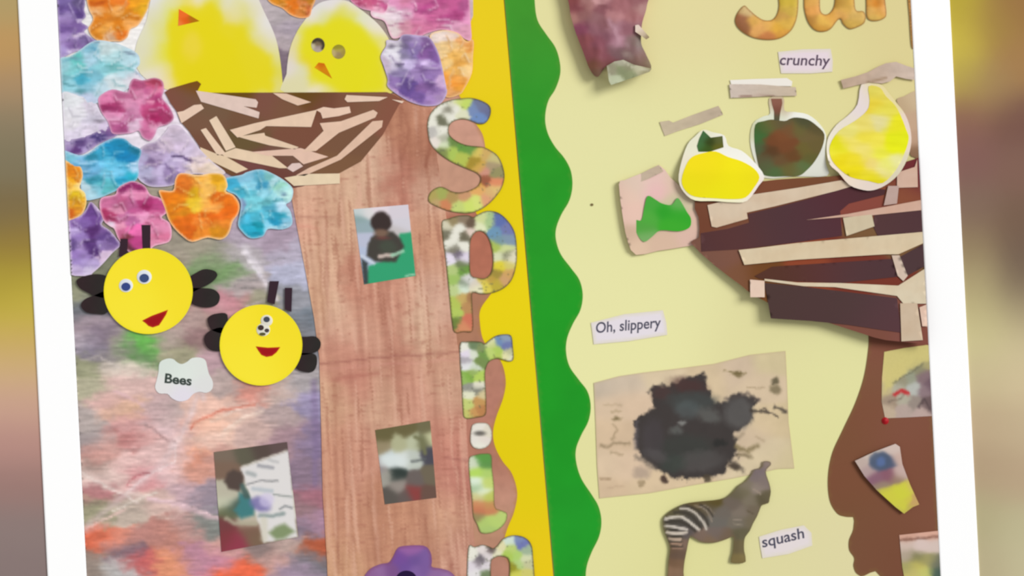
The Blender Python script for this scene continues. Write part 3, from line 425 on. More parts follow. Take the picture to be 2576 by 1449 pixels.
flower(z3((1330, -150), (1330, 60), (1280, 150), (1130, 130), (1150, 210), (1290, 260), (1360, 430), (1420, 470), (1560, 430), (1720, 440), (1820, 400), (2000, 360), (2180, 405), (2270, 475), (2345, 480), (2340, 300), (2325, 0), (2325, -150)), 3.9,
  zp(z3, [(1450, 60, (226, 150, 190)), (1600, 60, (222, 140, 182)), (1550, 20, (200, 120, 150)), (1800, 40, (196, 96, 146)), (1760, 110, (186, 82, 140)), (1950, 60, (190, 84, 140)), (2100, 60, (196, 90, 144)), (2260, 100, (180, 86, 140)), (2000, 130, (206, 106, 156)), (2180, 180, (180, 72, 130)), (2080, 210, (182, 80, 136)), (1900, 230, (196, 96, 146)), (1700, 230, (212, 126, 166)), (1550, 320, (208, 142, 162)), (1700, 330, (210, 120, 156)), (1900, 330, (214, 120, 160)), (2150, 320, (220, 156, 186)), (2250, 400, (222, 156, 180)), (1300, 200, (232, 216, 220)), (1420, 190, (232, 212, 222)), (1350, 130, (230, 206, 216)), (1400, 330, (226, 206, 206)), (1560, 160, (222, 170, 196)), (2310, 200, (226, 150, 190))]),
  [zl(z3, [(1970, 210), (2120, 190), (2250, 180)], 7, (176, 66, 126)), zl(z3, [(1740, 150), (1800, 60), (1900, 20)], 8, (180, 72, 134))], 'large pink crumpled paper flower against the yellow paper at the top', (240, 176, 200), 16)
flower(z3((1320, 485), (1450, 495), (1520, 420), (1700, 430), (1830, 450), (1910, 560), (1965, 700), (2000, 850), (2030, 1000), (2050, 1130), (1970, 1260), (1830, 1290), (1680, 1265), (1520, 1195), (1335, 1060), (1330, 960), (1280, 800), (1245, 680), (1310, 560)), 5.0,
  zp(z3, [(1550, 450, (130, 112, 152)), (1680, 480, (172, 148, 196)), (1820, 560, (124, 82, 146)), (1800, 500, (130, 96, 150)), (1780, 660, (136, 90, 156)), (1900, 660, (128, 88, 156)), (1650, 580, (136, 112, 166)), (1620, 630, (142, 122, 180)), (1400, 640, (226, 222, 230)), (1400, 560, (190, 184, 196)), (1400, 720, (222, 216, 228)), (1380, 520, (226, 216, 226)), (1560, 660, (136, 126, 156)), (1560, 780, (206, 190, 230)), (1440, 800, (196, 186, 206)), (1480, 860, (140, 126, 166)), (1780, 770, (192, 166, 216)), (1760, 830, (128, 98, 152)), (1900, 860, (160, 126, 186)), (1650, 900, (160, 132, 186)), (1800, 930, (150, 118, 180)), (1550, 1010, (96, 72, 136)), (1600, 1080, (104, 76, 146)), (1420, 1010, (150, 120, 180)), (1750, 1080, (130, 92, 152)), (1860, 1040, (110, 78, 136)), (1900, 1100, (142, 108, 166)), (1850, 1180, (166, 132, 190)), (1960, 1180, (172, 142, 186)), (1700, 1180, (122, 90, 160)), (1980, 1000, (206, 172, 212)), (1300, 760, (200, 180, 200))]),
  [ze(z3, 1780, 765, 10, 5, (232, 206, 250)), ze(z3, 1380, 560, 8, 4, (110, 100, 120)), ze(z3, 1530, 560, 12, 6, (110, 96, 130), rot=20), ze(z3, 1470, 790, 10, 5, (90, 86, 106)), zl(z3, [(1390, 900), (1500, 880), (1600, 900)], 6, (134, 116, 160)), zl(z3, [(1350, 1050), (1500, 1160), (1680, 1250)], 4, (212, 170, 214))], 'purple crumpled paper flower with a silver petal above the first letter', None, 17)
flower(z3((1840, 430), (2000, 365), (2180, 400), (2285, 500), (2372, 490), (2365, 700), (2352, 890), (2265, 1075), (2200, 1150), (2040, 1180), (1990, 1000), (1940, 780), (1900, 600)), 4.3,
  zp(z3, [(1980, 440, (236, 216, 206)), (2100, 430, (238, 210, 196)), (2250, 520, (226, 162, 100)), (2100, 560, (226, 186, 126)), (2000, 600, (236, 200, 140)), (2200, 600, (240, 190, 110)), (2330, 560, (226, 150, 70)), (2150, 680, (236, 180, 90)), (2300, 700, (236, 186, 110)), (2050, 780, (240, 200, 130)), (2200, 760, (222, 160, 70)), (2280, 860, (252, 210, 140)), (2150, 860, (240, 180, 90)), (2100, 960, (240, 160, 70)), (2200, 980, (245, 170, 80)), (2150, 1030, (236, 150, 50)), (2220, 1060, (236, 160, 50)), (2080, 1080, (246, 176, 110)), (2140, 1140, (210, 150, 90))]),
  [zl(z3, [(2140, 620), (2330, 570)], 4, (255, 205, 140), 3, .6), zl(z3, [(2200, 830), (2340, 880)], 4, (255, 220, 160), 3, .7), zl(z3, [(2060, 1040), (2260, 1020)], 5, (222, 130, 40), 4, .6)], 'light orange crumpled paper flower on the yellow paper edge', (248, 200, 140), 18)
# ------------------------------------------------------------------ purple flower at the foot of the trunk
pf = empty('paper_flower', 1022, 1450, 3, 'flat violet paper flower with a black centre at the foot of the trunk', 'paper flower')
sheet('petals', smooth(z18((300, 1100), (460, 850), (700, 730), (900, 690), (1000, 560), (1090, 380), (1230, 310), (1700, 300), (1860, 440), (1900, 650), (1900, 790), (2100, 830), (2320, 900), (2470, 1100), (2450, 1500), (2000, 1800), (1400, 1950), (700, 1800), (300, 1500)), 4), 4.1,
      edged(ops(idw(zp(z18, [(1400, 420, (150, 98, 160)), (1200, 600, (118, 78, 150)), (1500, 620, (110, 82, 146)), (1750, 600, (124, 92, 154)), (1300, 800, (112, 80, 150)), (1700, 850, (122, 90, 152)), (700, 900, (146, 106, 156)), (950, 880, (124, 82, 136)), (500, 950, (140, 96, 146)), (2000, 950, (142, 104, 154)), (2300, 1000, (150, 112, 160)), (1500, 900, (130, 98, 160))])), []), (126, 74, 112), 5, 4, .6), PAPER, 6, 0.5, parent=pf)
sheet('flower_centre', ell(*z18((1310, 1080))[0], 26, 22), 4.6, flat((34, 14, 58)), PAPER, 6, 0.5, parent=pf)

# ------------------------------------------------------------------ the two eggs with chicks
e1 = empty('paper_egg', 540, 130, 3, 'larger white paper egg with a yellow painted chick and orange beak', 'paper egg', 'paper eggs in the nest')
EG1 = [(520,100,(225,222,225)),(480,200,(222,218,180)),(620,150,(222,225,40)),(800,60,(235,215,20)),(950,50,(240,225,205)),(700,40,(226,222,226)),(1100,60,(225,215,25)),(1300,40,(225,222,210)),(1450,80,(225,222,150)),(1400,200,(236,222,222)),(1520,150,(220,214,100)),(1650,120,(228,222,215)),(1750,300,(230,225,222)),(1820,480,(228,222,226)),(1500,330,(225,214,28)),(1280,230,(228,215,70)),(1000,250,(232,212,15)),(1100,400,(230,214,12)),(1200,600,(228,214,12)),(900,500,(236,214,72)),(870,650,(234,210,60)),(700,400,(228,215,50)),(500,400,(225,220,125)),(350,450,(224,222,188)),(300,650,(222,218,190)),(450,700,(226,220,135)),(600,650,(228,220,30)),(650,900,(228,215,80)),(500,900,(230,222,210)),(600,980,(240,220,192)),(750,950,(230,208,12)),(1000,900,(226,208,12)),(1400,900,(225,210,20)),(1650,800,(225,212,80)),(1850,700,(222,215,110)),(1800,900,(222,212,60)),(1750,580,(226,212,90)),(1860,590,(228,224,190)),(1600,480,(226,214,60)),(1670,430,(226,222,200)),(1870,1050,(225,215,120)),(1300,1080,(224,208,15)),(200,300,(225,220,215)),(1350,290,(228,214,120)),(400,-60,(226,224,226)),(1000,-60,(228,222,222)),(1550,-60,(228,224,222))]
sheet('egg_card', smooth(z2((450, -190), (380, 0), (330, 250), (220, 500), (190, 700), (260, 900), (480, 1050), (700, 1130), (760, 1150), (1975, 1150), (1985, 1000), (1945, 650), (1880, 400), (1760, 140), (1690, -20), (1620, -190)), 3), 3.2, ops(idw(zp(z2, EG1), 3.6, 6, 30, k=0.6, ay=1.0), [('p', z2((640, 140), (780, 70), (960, 90), (1100, 20), (1220, 110), (1270, 290), (1400, 290), (1520, 340), (1600, 500), (1860, 680), (1880, 900), (1850, 1120), (770, 1130), (710, 1000), (620, 720), (590, 300)), (230, 213, 16), 13, .82), ('e', *z2((880, 560))[0], 24, 34, 0, (236, 212, 70), 14, .7)], 6, 22), CARD, 6, 0.4, parent=e1)
sheet('beak', z2((725, 110), (975, 255), (715, 315)), 3.5, idw(zp(z2, [(760, 180, (238, 110, 40)), (800, 260, (226, 92, 20)), (900, 240, (176, 110, 10)), (740, 290, (240, 130, 60))])), PAPER, 4, 0.3, parent=e1)
e2 = empty('paper_egg', 850, 130, 3, 'smaller white paper egg with a yellow painted chick and two eyes', 'paper egg', 'paper eggs in the nest')
EG2 = [(480,120,(225,222,222)),(650,60,(228,222,222)),(900,70,(230,222,220)),(1150,300,(232,224,214)),(220,520,(226,216,190)),(250,560,(226,216,120)),(150,800,(224,214,205)),(300,850,(220,218,180)),(250,1000,(222,215,170)),(500,1060,(234,222,212)),(180,640,(226,214,180)),(750,200,(222,216,80)),(700,320,(224,218,40)),(450,400,(222,218,20)),(800,500,(228,222,20)),(1100,600,(228,222,20)),(1000,420,(226,220,40)),(1150,450,(226,220,90)),(1050,250,(225,225,195)),(850,170,(222,220,100)),(900,900,(228,218,18)),(1200,1000,(226,218,40)),(350,700,(228,212,20)),(450,800,(240,205,30)),(480,950,(225,218,30)),(700,1000,(228,215,30)),(600,1090,(226,218,110)),(350,350,(224,220,90)),(300,580,(226,216,40)),(1290,600,(230,220,140)),(1210,350,(235,225,210)),(550,220,(222,220,150)),(1300,1000,(228,214,120)),(380,240,(232,222,222))]
sheet('egg_card', z3(*smooth([(120, 1150), (100, 900), (140, 600), (230, 380), (340, 220), (430, 90), (540, 20), (700, -5), (850, 15), (960, 85), (1100, 190), (1230, 310), (1330, 450), (1340, 520), (1250, 650), (1270, 800), (1330, 960), (1340, 1150)], 3)), 3.3, ops(idw(zp(z3, EG2), 3.6, 5, 30, k=0.6, ay=1.0), [('p', z3((340, 360), (560, 290), (750, 220), (980, 290), (1120, 480), (1250, 620), (1290, 1000), (1300, 1090), (700, 1080), (480, 980), (380, 760), (260, 620)), (228, 219, 22), 13, .85)], 5, 22), CARD, 6, 0.4, parent=e2)
sheet('beak', z3((490, 760), (560, 770), (655, 955), (600, 920), (440, 820)), 3.6, idw(zp(z3, [(500, 800, (205, 106, 10)), (560, 850, (212, 130, 10)), (620, 920, (206, 130, 10)), (450, 820, (236, 160, 20))])), PAPER, 4, 0.3, parent=e2)
def googly(root, cx, cy, r, white, dark, px, py, pr, d):
    sheet('eye', ell(cx, cy, r, r * .95), d + .5, flat(white), GOOGLY, 3, 0.5, h=lambda X, Y, E: 1.2 * np.sqrt(np.clip(1 - ((X - cx) ** 2 + (Y - cy) ** 2) / (r * r), 0, 1)), parent=root)
    sheet('pupil', ell(cx + px, cy + py, pr, pr * .9), d + 1.9, flat(dark), INK, 3, 0.5, parent=root)
ey = sheet('eye', ell(800, 113, 17, 18), 3.7, ops(idw(zp(z3, [(480, 540, (120, 100, 70)), (480, 575, (160, 142, 138)), (490, 610, (180, 162, 146)), (420, 560, (196, 186, 150))])), [zl(z3, [(420, 510), (470, 480), (530, 500), (555, 550), (540, 590)], 7, (40, 30, 8), 4, .95)]), GOOGLY, 3, 0.3, parent=e2)
ey = sheet('eye', ell(852, 130, 17, 18), 3.7, idw(zp(z3, [(730, 570, (150, 140, 20)), (740, 620, (176, 160, 70)), (730, 650, (150, 124, 96)), (740, 690, (156, 136, 70)), (680, 650, (190, 170, 110)), (790, 640, (160, 140, 50))])), GOOGLY, 3, 0.3, parent=e2)

# ------------------------------------------------------------------ brown paper nest with straws
z5 = Z(400, 180, .2407)
ns = empty('paper_nest', 720, 340, 3, 'half-round brown paper nest of pale straws under the two eggs', 'paper nest')
sheet('nest_base', z5((60, 215), (110, 180), (330, 115), (400, 98), (440, 130), (400, 205), (430, 222), (2380, 215), (2450, 240), (2540, 290), (2440, 470), (2340, 660), (2110, 940), (1890, 1060), (1700, 1130), (1500, 1200), (1410, 1215), (1290, 1180), (1000, 1100), (760, 1090), (560, 980), (440, 880), (420, 780), (310, 620), (220, 520), (185, 420), (120, 330)), 3.9,
      idw(zp(z5, [(200, 300, (126, 78, 64)), (380, 140, (120, 76, 22)), (320, 280, (116, 84, 64)), (600, 400, (116, 88, 66)), (500, 560, (120, 86, 66)), (450, 750, (116, 78, 60)), (900, 500, (116, 82, 60)), (800, 230, (104, 74, 18)), (1100, 350, (124, 80, 66)), (1300, 400, (122, 84, 62)), (1700, 300, (116, 72, 56)), (1600, 240, (100, 72, 20)), (2000, 330, (124, 82, 62)), (2200, 340, (126, 90, 66)), (2350, 380, (134, 84, 66)), (1500, 680, (122, 78, 60)), (1900, 700, (120, 84, 62)), (850, 740, (104, 84, 52)), (1000, 970, (116, 70, 66)), (1250, 1030, (110, 64, 56)), (1800, 1000, (124, 88, 62)), (600, 1000, (110, 76, 50)), (1350, 920, (116, 84, 68))])), PAPER, 7, 0.5, parent=ns)
straws = [[(385, 200), (620, 232), (1010, 290), (1035, 320), (1020, 378), (885, 362), (1052, 425), (1040, 490), (440, 315)], [(365, 350), (440, 342), (470, 385), (235, 540), (190, 425), (255, 412)], [(1190, 225), (1330, 230), (1590, 320), (1450, 355), (1290, 290)], [(1960, 245), (2390, 268), (2300, 308), (1970, 320), (1940, 290)], [(2430, 290), (2560, 310), (2540, 332)],
 [(525, 510), (600, 465), (800, 790), (700, 830)], [(435, 610), (490, 590), (700, 860), (610, 875)], [(740, 610), (1000, 540), (1650, 400), (1590, 580), (1120, 570), (1060, 610), (820, 690)], [(1640, 400), (1720, 370), (1830, 385), (1990, 365), (2005, 430), (1880, 465), (1710, 490), (1690, 430)], [(820, 680), (1100, 640), (1110, 670), (1460, 790), (1420, 812), (1150, 770), (960, 720)],
 [(1680, 540), (1900, 520), (2240, 400), (2285, 430), (2260, 480), (1880, 640), (1640, 830), (1500, 840), (1720, 620)], [(2230, 520), (2340, 510), (2330, 580), (1900, 920), (1520, 1090), (1430, 1085), (1560, 1010), (1860, 880)], [(650, 860), (800, 800), (1180, 880), (1350, 1010), (1260, 1010), (690, 890)], [(960, 840), (1480, 800), (1770, 890), (1510, 970), (1400, 880), (1130, 880)],
 [(430, 790), (600, 860), (700, 890), (930, 1020), (810, 1062), (440, 885)], [(1310, 1110), (1480, 1080), (1530, 1070), (1890, 1065), (1890, 1170), (1410, 1195)], [(1390, 960), (1470, 955), (1505, 990), (1400, 1050), (1335, 1010)]]
sc_ = [(222, 196, 184), (230, 200, 178), (224, 192, 168), (228, 198, 176), (232, 206, 186), (230, 204, 176), (230, 202, 176), (228, 198, 172), (230, 198, 176), (226, 198, 170), (226, 192, 168), (222, 186, 162), (228, 202, 172), (226, 190, 170), (226, 200, 168), (228, 206, 174), (220, 194, 186)]
for k, (p, c) in enumerate(zip(straws, sc_)):
    c = np.array(c, float)
    sheet('straw', z5(*p), 4.3 + 0.12 * (k % 4), streak(flat(c), 14, 14, 0.035, 0, k), PAPER, 7, 0.3, parent=ns)

# ------------------------------------------------------------------ bees
zb = Z(140, 550, .3175)
def bee(c, r, label, wings, feelers, mouth):
    b = empty('paper_bee', c[0], c[1], 3, label, 'paper bee', 'round yellow paper bees')
    for w in wings:
        q = smooth(zb(*w), 4); sheet('wing', q, 5.9, streak(idw([(min(a for a, _ in q), q[0][1], (50, 35, 38)), (max(a for a, _ in q), q[0][1], (43, 41, 38))]), 20, 20, 0.05), PAPER, 6, 0.5, parent=b)
    for f in feelers: sheet('feeler', zb(*f), 6.0, flat((54, 36, 46)), PAPER, 5, 0.5, parent=b)
    x, y = c
    sheet('face', ell(x, y, r[0], r[1], 0, 64), 6.7, edged(gauss([(x - 60, y - 40, (248, 226, 44)), (x + 40, y - 60, (244, 222, 34)), (x, y + 40, (248, 230, 52)), (x - 60, y + 50, (248, 228, 50)), (x + 60, y + 20, (246, 222, 38))], 40), (238, 222, 30), 4, 3, .7), CARD, 7, 0.6, parent=b)
    sheet('mouth', zb(*mouth), 7.05, edged(flat((158, 16, 24)), (196, 60, 20), 2.5, 2, .7), PAPER, 4, 0.3, parent=b)
    return b
b1 = bee((373, 732.5), (112, 108), 'larger round yellow paper bee with black wings and blue googly eyes',
    [[(410, 470), (330, 440), (230, 455), (165, 490), (190, 550), (260, 590), (300, 610), (410, 620)], [(410, 580), (300, 610), (230, 640), (200, 690), (240, 740), (320, 755), (410, 740)], [(1050, 480), (1110, 430), (1180, 400), (1260, 415), (1280, 455), (1230, 510), (1150, 550), (1050, 590)], [(1050, 560), (1150, 550), (1250, 560), (1300, 610), (1280, 680), (1200, 705), (1110, 690), (1060, 650)]],
    [[(680, 50), (752, 50), (750, 240), (690, 240)], [(515, 160), (572, 160), (566, 290), (500, 300)]], [(685, 808), (760, 770), (890, 722), (875, 760), (850, 800), (820, 845), (770, 862), (735, 850), (715, 830)])
b2 = bee((656.6, 868), (104, 102), 'smaller round yellow paper bee overlapping the tree trunk',
    [[(1360, 760), (1260, 755), (1205, 790), (1215, 850), (1250, 890), (1340, 900)], [(1330, 870), (1220, 890), (1175, 950), (1200, 1020), (1260, 1050), (1330, 1030)], [(1920, 950), (1990, 935), (2060, 935), (2100, 980), (2085, 1040), (2020, 1070), (1930, 1070)], [(1900, 1080), (1990, 1065), (2060, 1080), (2070, 1150), (2040, 1210), (1970, 1215), (1900, 1180)]],
    [[(1695, 495), (1770, 495), (1735, 680), (1675, 660)], [(1815, 548), (1875, 548), (1868, 740), (1815, 720)]], [(1585, 1012), (1680, 1022), (1780, 1018), (1750, 1060), (1715, 1088), (1670, 1096), (1630, 1080), (1605, 1045)])
(x, y), = zb((557, 530)); googly(b1, x, y, 17.5, (222, 226, 232), (56, 72, 132), 0, 3, 11.5, 6.7)
(x, y), = zb((702, 462)); googly(b1, x, y, 18.5, (224, 228, 234), (62, 78, 122), 0, 3, 12, 6.7)
(x, y), = zb((1672, 808)); googly(b2, x, y, 15, (226, 222, 206), (70, 74, 84), 0, -3, 8, 6.7)
(x, y), = zb((1645, 880)); googly(b2, x, y, 17, (226, 222, 206), (66, 52, 50), -6, -5, 7.5, 6.7)
sheet('pupil', ell(x + 9, y + 2, 6, 5), 8.5, flat((76, 66, 66)), INK, 3, 0.5, parent=b2); sheet('pupil', ell(x - 2, y + 11, 8, 4), 8.3, flat((90, 84, 50)), INK, 3, 0.5, parent=b2)
sg = empty('name_card', 463, 952, 3, 'white cloud-shaped paper card reading Bees below the two bees', 'name card')
sheet('card', smooth(zb((825, 1140), (880, 1110), (930, 1112), (965, 1140), (1000, 1152), (1040, 1135), (1080, 1105), (1140, 1100), (1185, 1120), (1200, 1170), (1215, 1230), (1245, 1290), (1240, 1350), (1195, 1380), (1140, 1372), (1090, 1390), (1045, 1435), (980, 1448), (920, 1422), (885, 1388), (820, 1384), (788, 1340), (800, 1280), (815, 1215)), 3), 3.3,
      idw(zp(zb, [(900, 1180, (216, 224, 216)), (1000, 1230, (222, 230, 222)), (1130, 1180, (222, 226, 220)), (850, 1340, (226, 224, 222)), (1000, 1400, (226, 220, 230)), (1180, 1320, (222, 222, 220))])), PAPER, 7, 0.5, parent=sg)
lettering('Bees', *zb((972, 1275))[0], 68, 25, 6, 3.3, (62, 72, 66), sg, weight=0.03)

# ------------------------------------------------------------------ photographs on the tree
zq = Z(700, 440, .3174); zr = Z(760, 860, .4064); zt = Z(500, 1080, .2547)
ph = sheet('photo_print', zq((597, 272), (1030, 235), (1088, 800), (680, 868)), 3.85, ops(idw(zp(zq, [(650, 300, (196, 206, 206)), (660, 400, (150, 170, 176)), (640, 350, (140, 164, 164)), (700, 300, (220, 216, 216)), (800, 270, (226, 214, 220)), (950, 290, (214, 206, 214)), (980, 400, (210, 206, 214)), (670, 520, (186, 190, 210)), (650, 620, (180, 190, 214)), (950, 440, (196, 190, 190))])),
   [('p', zq((960, 470), (1060, 450), (1100, 810), (680, 880), (720, 720), (950, 640)), (50, 160, 112), 4, 1), ('p', zq((660, 660), (710, 700), (715, 860), (670, 870)), (62, 70, 72), 4, 1), ('l', zq((660, 640), (720, 680), (760, 700)), 6, (206, 214, 226), 3, .9),
    ('p', zq((740, 490), (820, 440), (910, 450), (970, 510), (1000, 570), (960, 640), (930, 690), (770, 690), (700, 640), (710, 560)), (68, 64, 58), 5, 1), ('e', *zq((815, 375))[0], 26, 27, 0, (58, 46, 44), 5, 1), ('e', *zq((815, 460))[0], 17, 10, 0, (122, 96, 80), 5, 1), ('e', *zq((830, 500))[0], 16, 4, 0, (120, 64, 60), 4, .7), ('e', *zq((870, 570))[0], 22, 16, 10, (70, 80, 66), 8, .7),
    ('l', zq((800, 645), (850, 640), (900, 640)), 9, (216, 196, 186), 4, .9), ('l', zq((900, 640), (990, 605)), 8, (160, 206, 176), 3, .9), ('l', zq((1010, 800), (1080, 790)), 5, (176, 214, 186), 3, .8)], 2, 12), PRINT, 4, 0.3)
tag(ph, 'photo print of a child in a dark jumper at a green table', 'photograph', 'photo prints around the tree')
ph = sheet('photo_print', zr((452, 546), (792, 488), (832, 965), (512, 1006)), 3.85, ops(idw(zp(zr, [(500, 580, (104, 96, 62)), (650, 540, (106, 98, 64)), (770, 520, (112, 106, 76)), (600, 640, (176, 176, 140)), (690, 620, (186, 190, 160)), (500, 650, (150, 136, 106)), (750, 620, (112, 112, 80)), (800, 600, (196, 196, 156)), (540, 720, (206, 216, 216)), (620, 720, (214, 220, 216)), (680, 720, (190, 196, 186)), (480, 780, (150, 140, 140)), (520, 830, (160, 156, 146)), (580, 820, (50, 60, 56)), (590, 890, (150, 140, 132)), (550, 950, (90, 84, 78)), (700, 860, (106, 96, 92)), (790, 690, (76, 74, 84)), (800, 830, (110, 100, 82)), (690, 930, (140, 64, 62)), (780, 940, (106, 80, 70)), (640, 960, (100, 88, 84))]), 3.5, 3, 14, k=0.34, ay=1.0),
   [('l', zr((700, 590), (740, 610), (760, 690)), 10, (116, 116, 82), 4, .9), ('e', *zr((560, 740))[0], 36, 16, 0, (218, 226, 224), 8, .8), ('l', zr((680, 740), (760, 725)), 6, (96, 100, 100), 4, .8)], 2, 12), PRINT, 4, 0.3)
tag(ph, 'photo print of a dim room with a white cloth lower on the trunk', 'photograph', 'photo prints around the tree')
ph = sheet('photo_print', zt((150, 225), (872, 125), (985, 1065), (700, 1120), (225, 1210)), 3.4, ops(idw(zp(zt, [(250, 250, (122, 106, 92)), (250, 380, (124, 100, 84)), (450, 230, (96, 92, 76)), (600, 200, (86, 72, 66)), (800, 170, (96, 78, 76)), (250, 620, (186, 180, 160)), (250, 720, (196, 196, 172)), (300, 820, (106, 110, 80)), (360, 780, (70, 90, 82)), (480, 900, (190, 180, 160)), (300, 1050, (126, 58, 62)), (380, 1080, (146, 58, 76)), (530, 1050, (122, 98, 78)), (480, 1000, (124, 90, 76)), (260, 950, (116, 62, 64))]), 3.5, 3, 16),
   [('p', zt((410, 380), (890, 210), (935, 700), (980, 1070), (640, 1120), (600, 950), (560, 830)), (222, 218, 216), 5, 1), ('l', zt((430, 370), (860, 215)), 5, (232, 224, 212), 4, .7), ('p', zt((280, 430), (340, 395), (430, 420), (445, 520), (400, 610), (300, 590), (250, 520)), (84, 70, 64), 6, 1), ('p', zt((400, 620), (480, 660), (560, 740), (540, 850), (420, 880), (350, 800), (400, 720)), (66, 124, 126), 7, 1), ('l', zt((430, 560), (470, 660)), 14, (72, 96, 92), 5, .9),
    ('e', *zt((610, 740))[0], 26, 18, 20, (124, 116, 168), 7, .9), ('e', *zt((670, 700))[0], 18, 18, 0, (206, 196, 226), 7, .7), ('l', zt((480, 540), (620, 505), (780, 510)), 4, (120, 120, 122), 3, .8), ('l', zt((590, 360), (730, 380)), 9, (150, 150, 156), 4, .8), ('l', zt((690, 300), (780, 325)), 6, (176, 176, 176), 4, .7), ('l', zt((480, 430), (550, 450)), 10, (160, 166, 166), 5, .8), ('l', zt((540, 590), (620, 600), (720, 610)), 10, (172, 182, 190), 5, .7),
    ('l', zt((740, 645), (920, 665)), 5, (140, 146, 142), 3, .8), ('l', zt((800, 790), (850, 755), (920, 775)), 5, (126, 130, 132), 3, .8), ('l', zt((600, 850), (740, 855), (840, 830)), 9, (126, 142, 140), 5, .8), ('p', zt((690, 1020), (760, 960), (850, 930), (950, 1010), (840, 1080), (760, 1090)), (126, 142, 100), 8, .95), ('l', zt((270, 880), (350, 930), (560, 930)), 9, (176, 170, 146), 5, .8), ('l', zt((640, 900), (650, 1080)), 18, (206, 200, 178), 7, .6)], 2, 12), PRINT, 4, 0.3)
tag(ph, 'photo print of a child in teal working on a big white sheet', 'photograph', 'photo prints around the tree')

# ------------------------------------------------------------------ the printed letters down the yellow paper
zS = Z(1040, 230, .2278); zP = Z(1080, 510, .2416); zR = Z(1120, 820, .2070); zI = Z(1120, 1110, .2340)
def letter(poly, z, pts, lst, label, holes=(), d=4.0):
    hs = [smooth(z(*q), 4) for q in holes]
    pt = scratch(ops(idw(zp(z, pts), 4, 4, 7, 2, k=0.36, ay=1.1), lst, 2, 9), 9, 6, (96, 100, 80), 0, 77, 0.42, .5)
    o = sheet('letter_cutout', smooth(z(*poly), 4), d, edged(pt, (84, 72, 40), 2.4, 2.0, .9), CARD, 4, 0.5, holes=hs)
    return tag(o, label, 'letter', 'letters cut from meadow-patterned paper')
Wt, Gy, Lg, Gn, Bl, Or_ = (232, 230, 216), (112, 112, 96), (196, 216, 104), (104, 152, 66), (110, 124, 168), (208, 140, 100)
letter([(845, 165), (760, 105), (640, 72), (520, 78), (420, 92), (300, 135), (200, 225), (155, 340), (160, 470), (190, 580), (280, 685), (430, 785), (600, 860), (700, 905), (740, 965), (700, 1050), (560, 1108), (440, 1108), (320, 1055), (240, 1070), (175, 1130), (165, 1215), (250, 1270), (400, 1325), (620, 1345), (800, 1270), (950, 1110), (1005, 960), (985, 820), (930, 710), (850, 650), (760, 612), (600, 595), (480, 550), (400, 480), (390, 400), (430, 340), (510, 310), (600, 315), (720, 358), (800, 345), (850, 260)], zS,
  [(830, 220, (104, 110, 146)), (740, 150, (112, 120, 150)), (660, 200, (120, 140, 182)), (740, 290, (112, 140, 190)), (780, 190, (112, 116, 150)), (560, 140, Lg), (500, 110, (206, 216, 130)), (540, 250, (222, 222, 190)), (470, 190, Wt), (380, 200, (140, 136, 120)), (430, 130, (222, 220, 196)), (330, 160, Wt), (250, 220, Wt), (210, 330, Wt), (310, 310, (112, 112, 90)), (380, 270, Wt), (300, 450, Wt), (220, 450, (190, 186, 180)), (250, 560, (232, 222, 212)), (340, 590, (216, 226, 190)), (330, 520, (180, 180, 160)), (430, 560, (108, 136, 70)), (550, 620, (102, 150, 66)), (640, 640, (106, 150, 70)), (420, 660, (172, 196, 90)), (540, 720, (180, 192, 84)), (330, 660, (130, 142, 80)), (680, 770, (166, 140, 50)), (700, 680, (216, 192, 96)), (800, 700, (206, 170, 100)), (880, 740, (202, 190, 126)), (860, 820, (170, 150, 116)), (900, 900, (150, 144, 96)), (790, 880, (206, 146, 126)), (740, 830, (206, 166, 80)), (900, 1010, (222, 140, 100)), (790, 980, (156, 92, 66)), (690, 1020, (216, 172, 70)), (720, 1090, (226, 170, 100)), (850, 1120, (216, 176, 116)), (900, 1080, (222, 190, 120)), (560, 1170, (202, 150, 110)), (600, 1240, (206, 222, 110)), (700, 1210, (212, 222, 120)), (800, 1190, (222, 160, 120)), (500, 1260, (196, 210, 120)), (430, 1180, (176, 146, 90)), (300, 1150, (164, 170, 90)), (220, 1160, (176, 160, 90)), (350, 1240, (206, 132, 90)), (250, 1230, (190, 160, 110))],
  [], 'patterned paper letter S, topmost of the letters down the yellow paper')
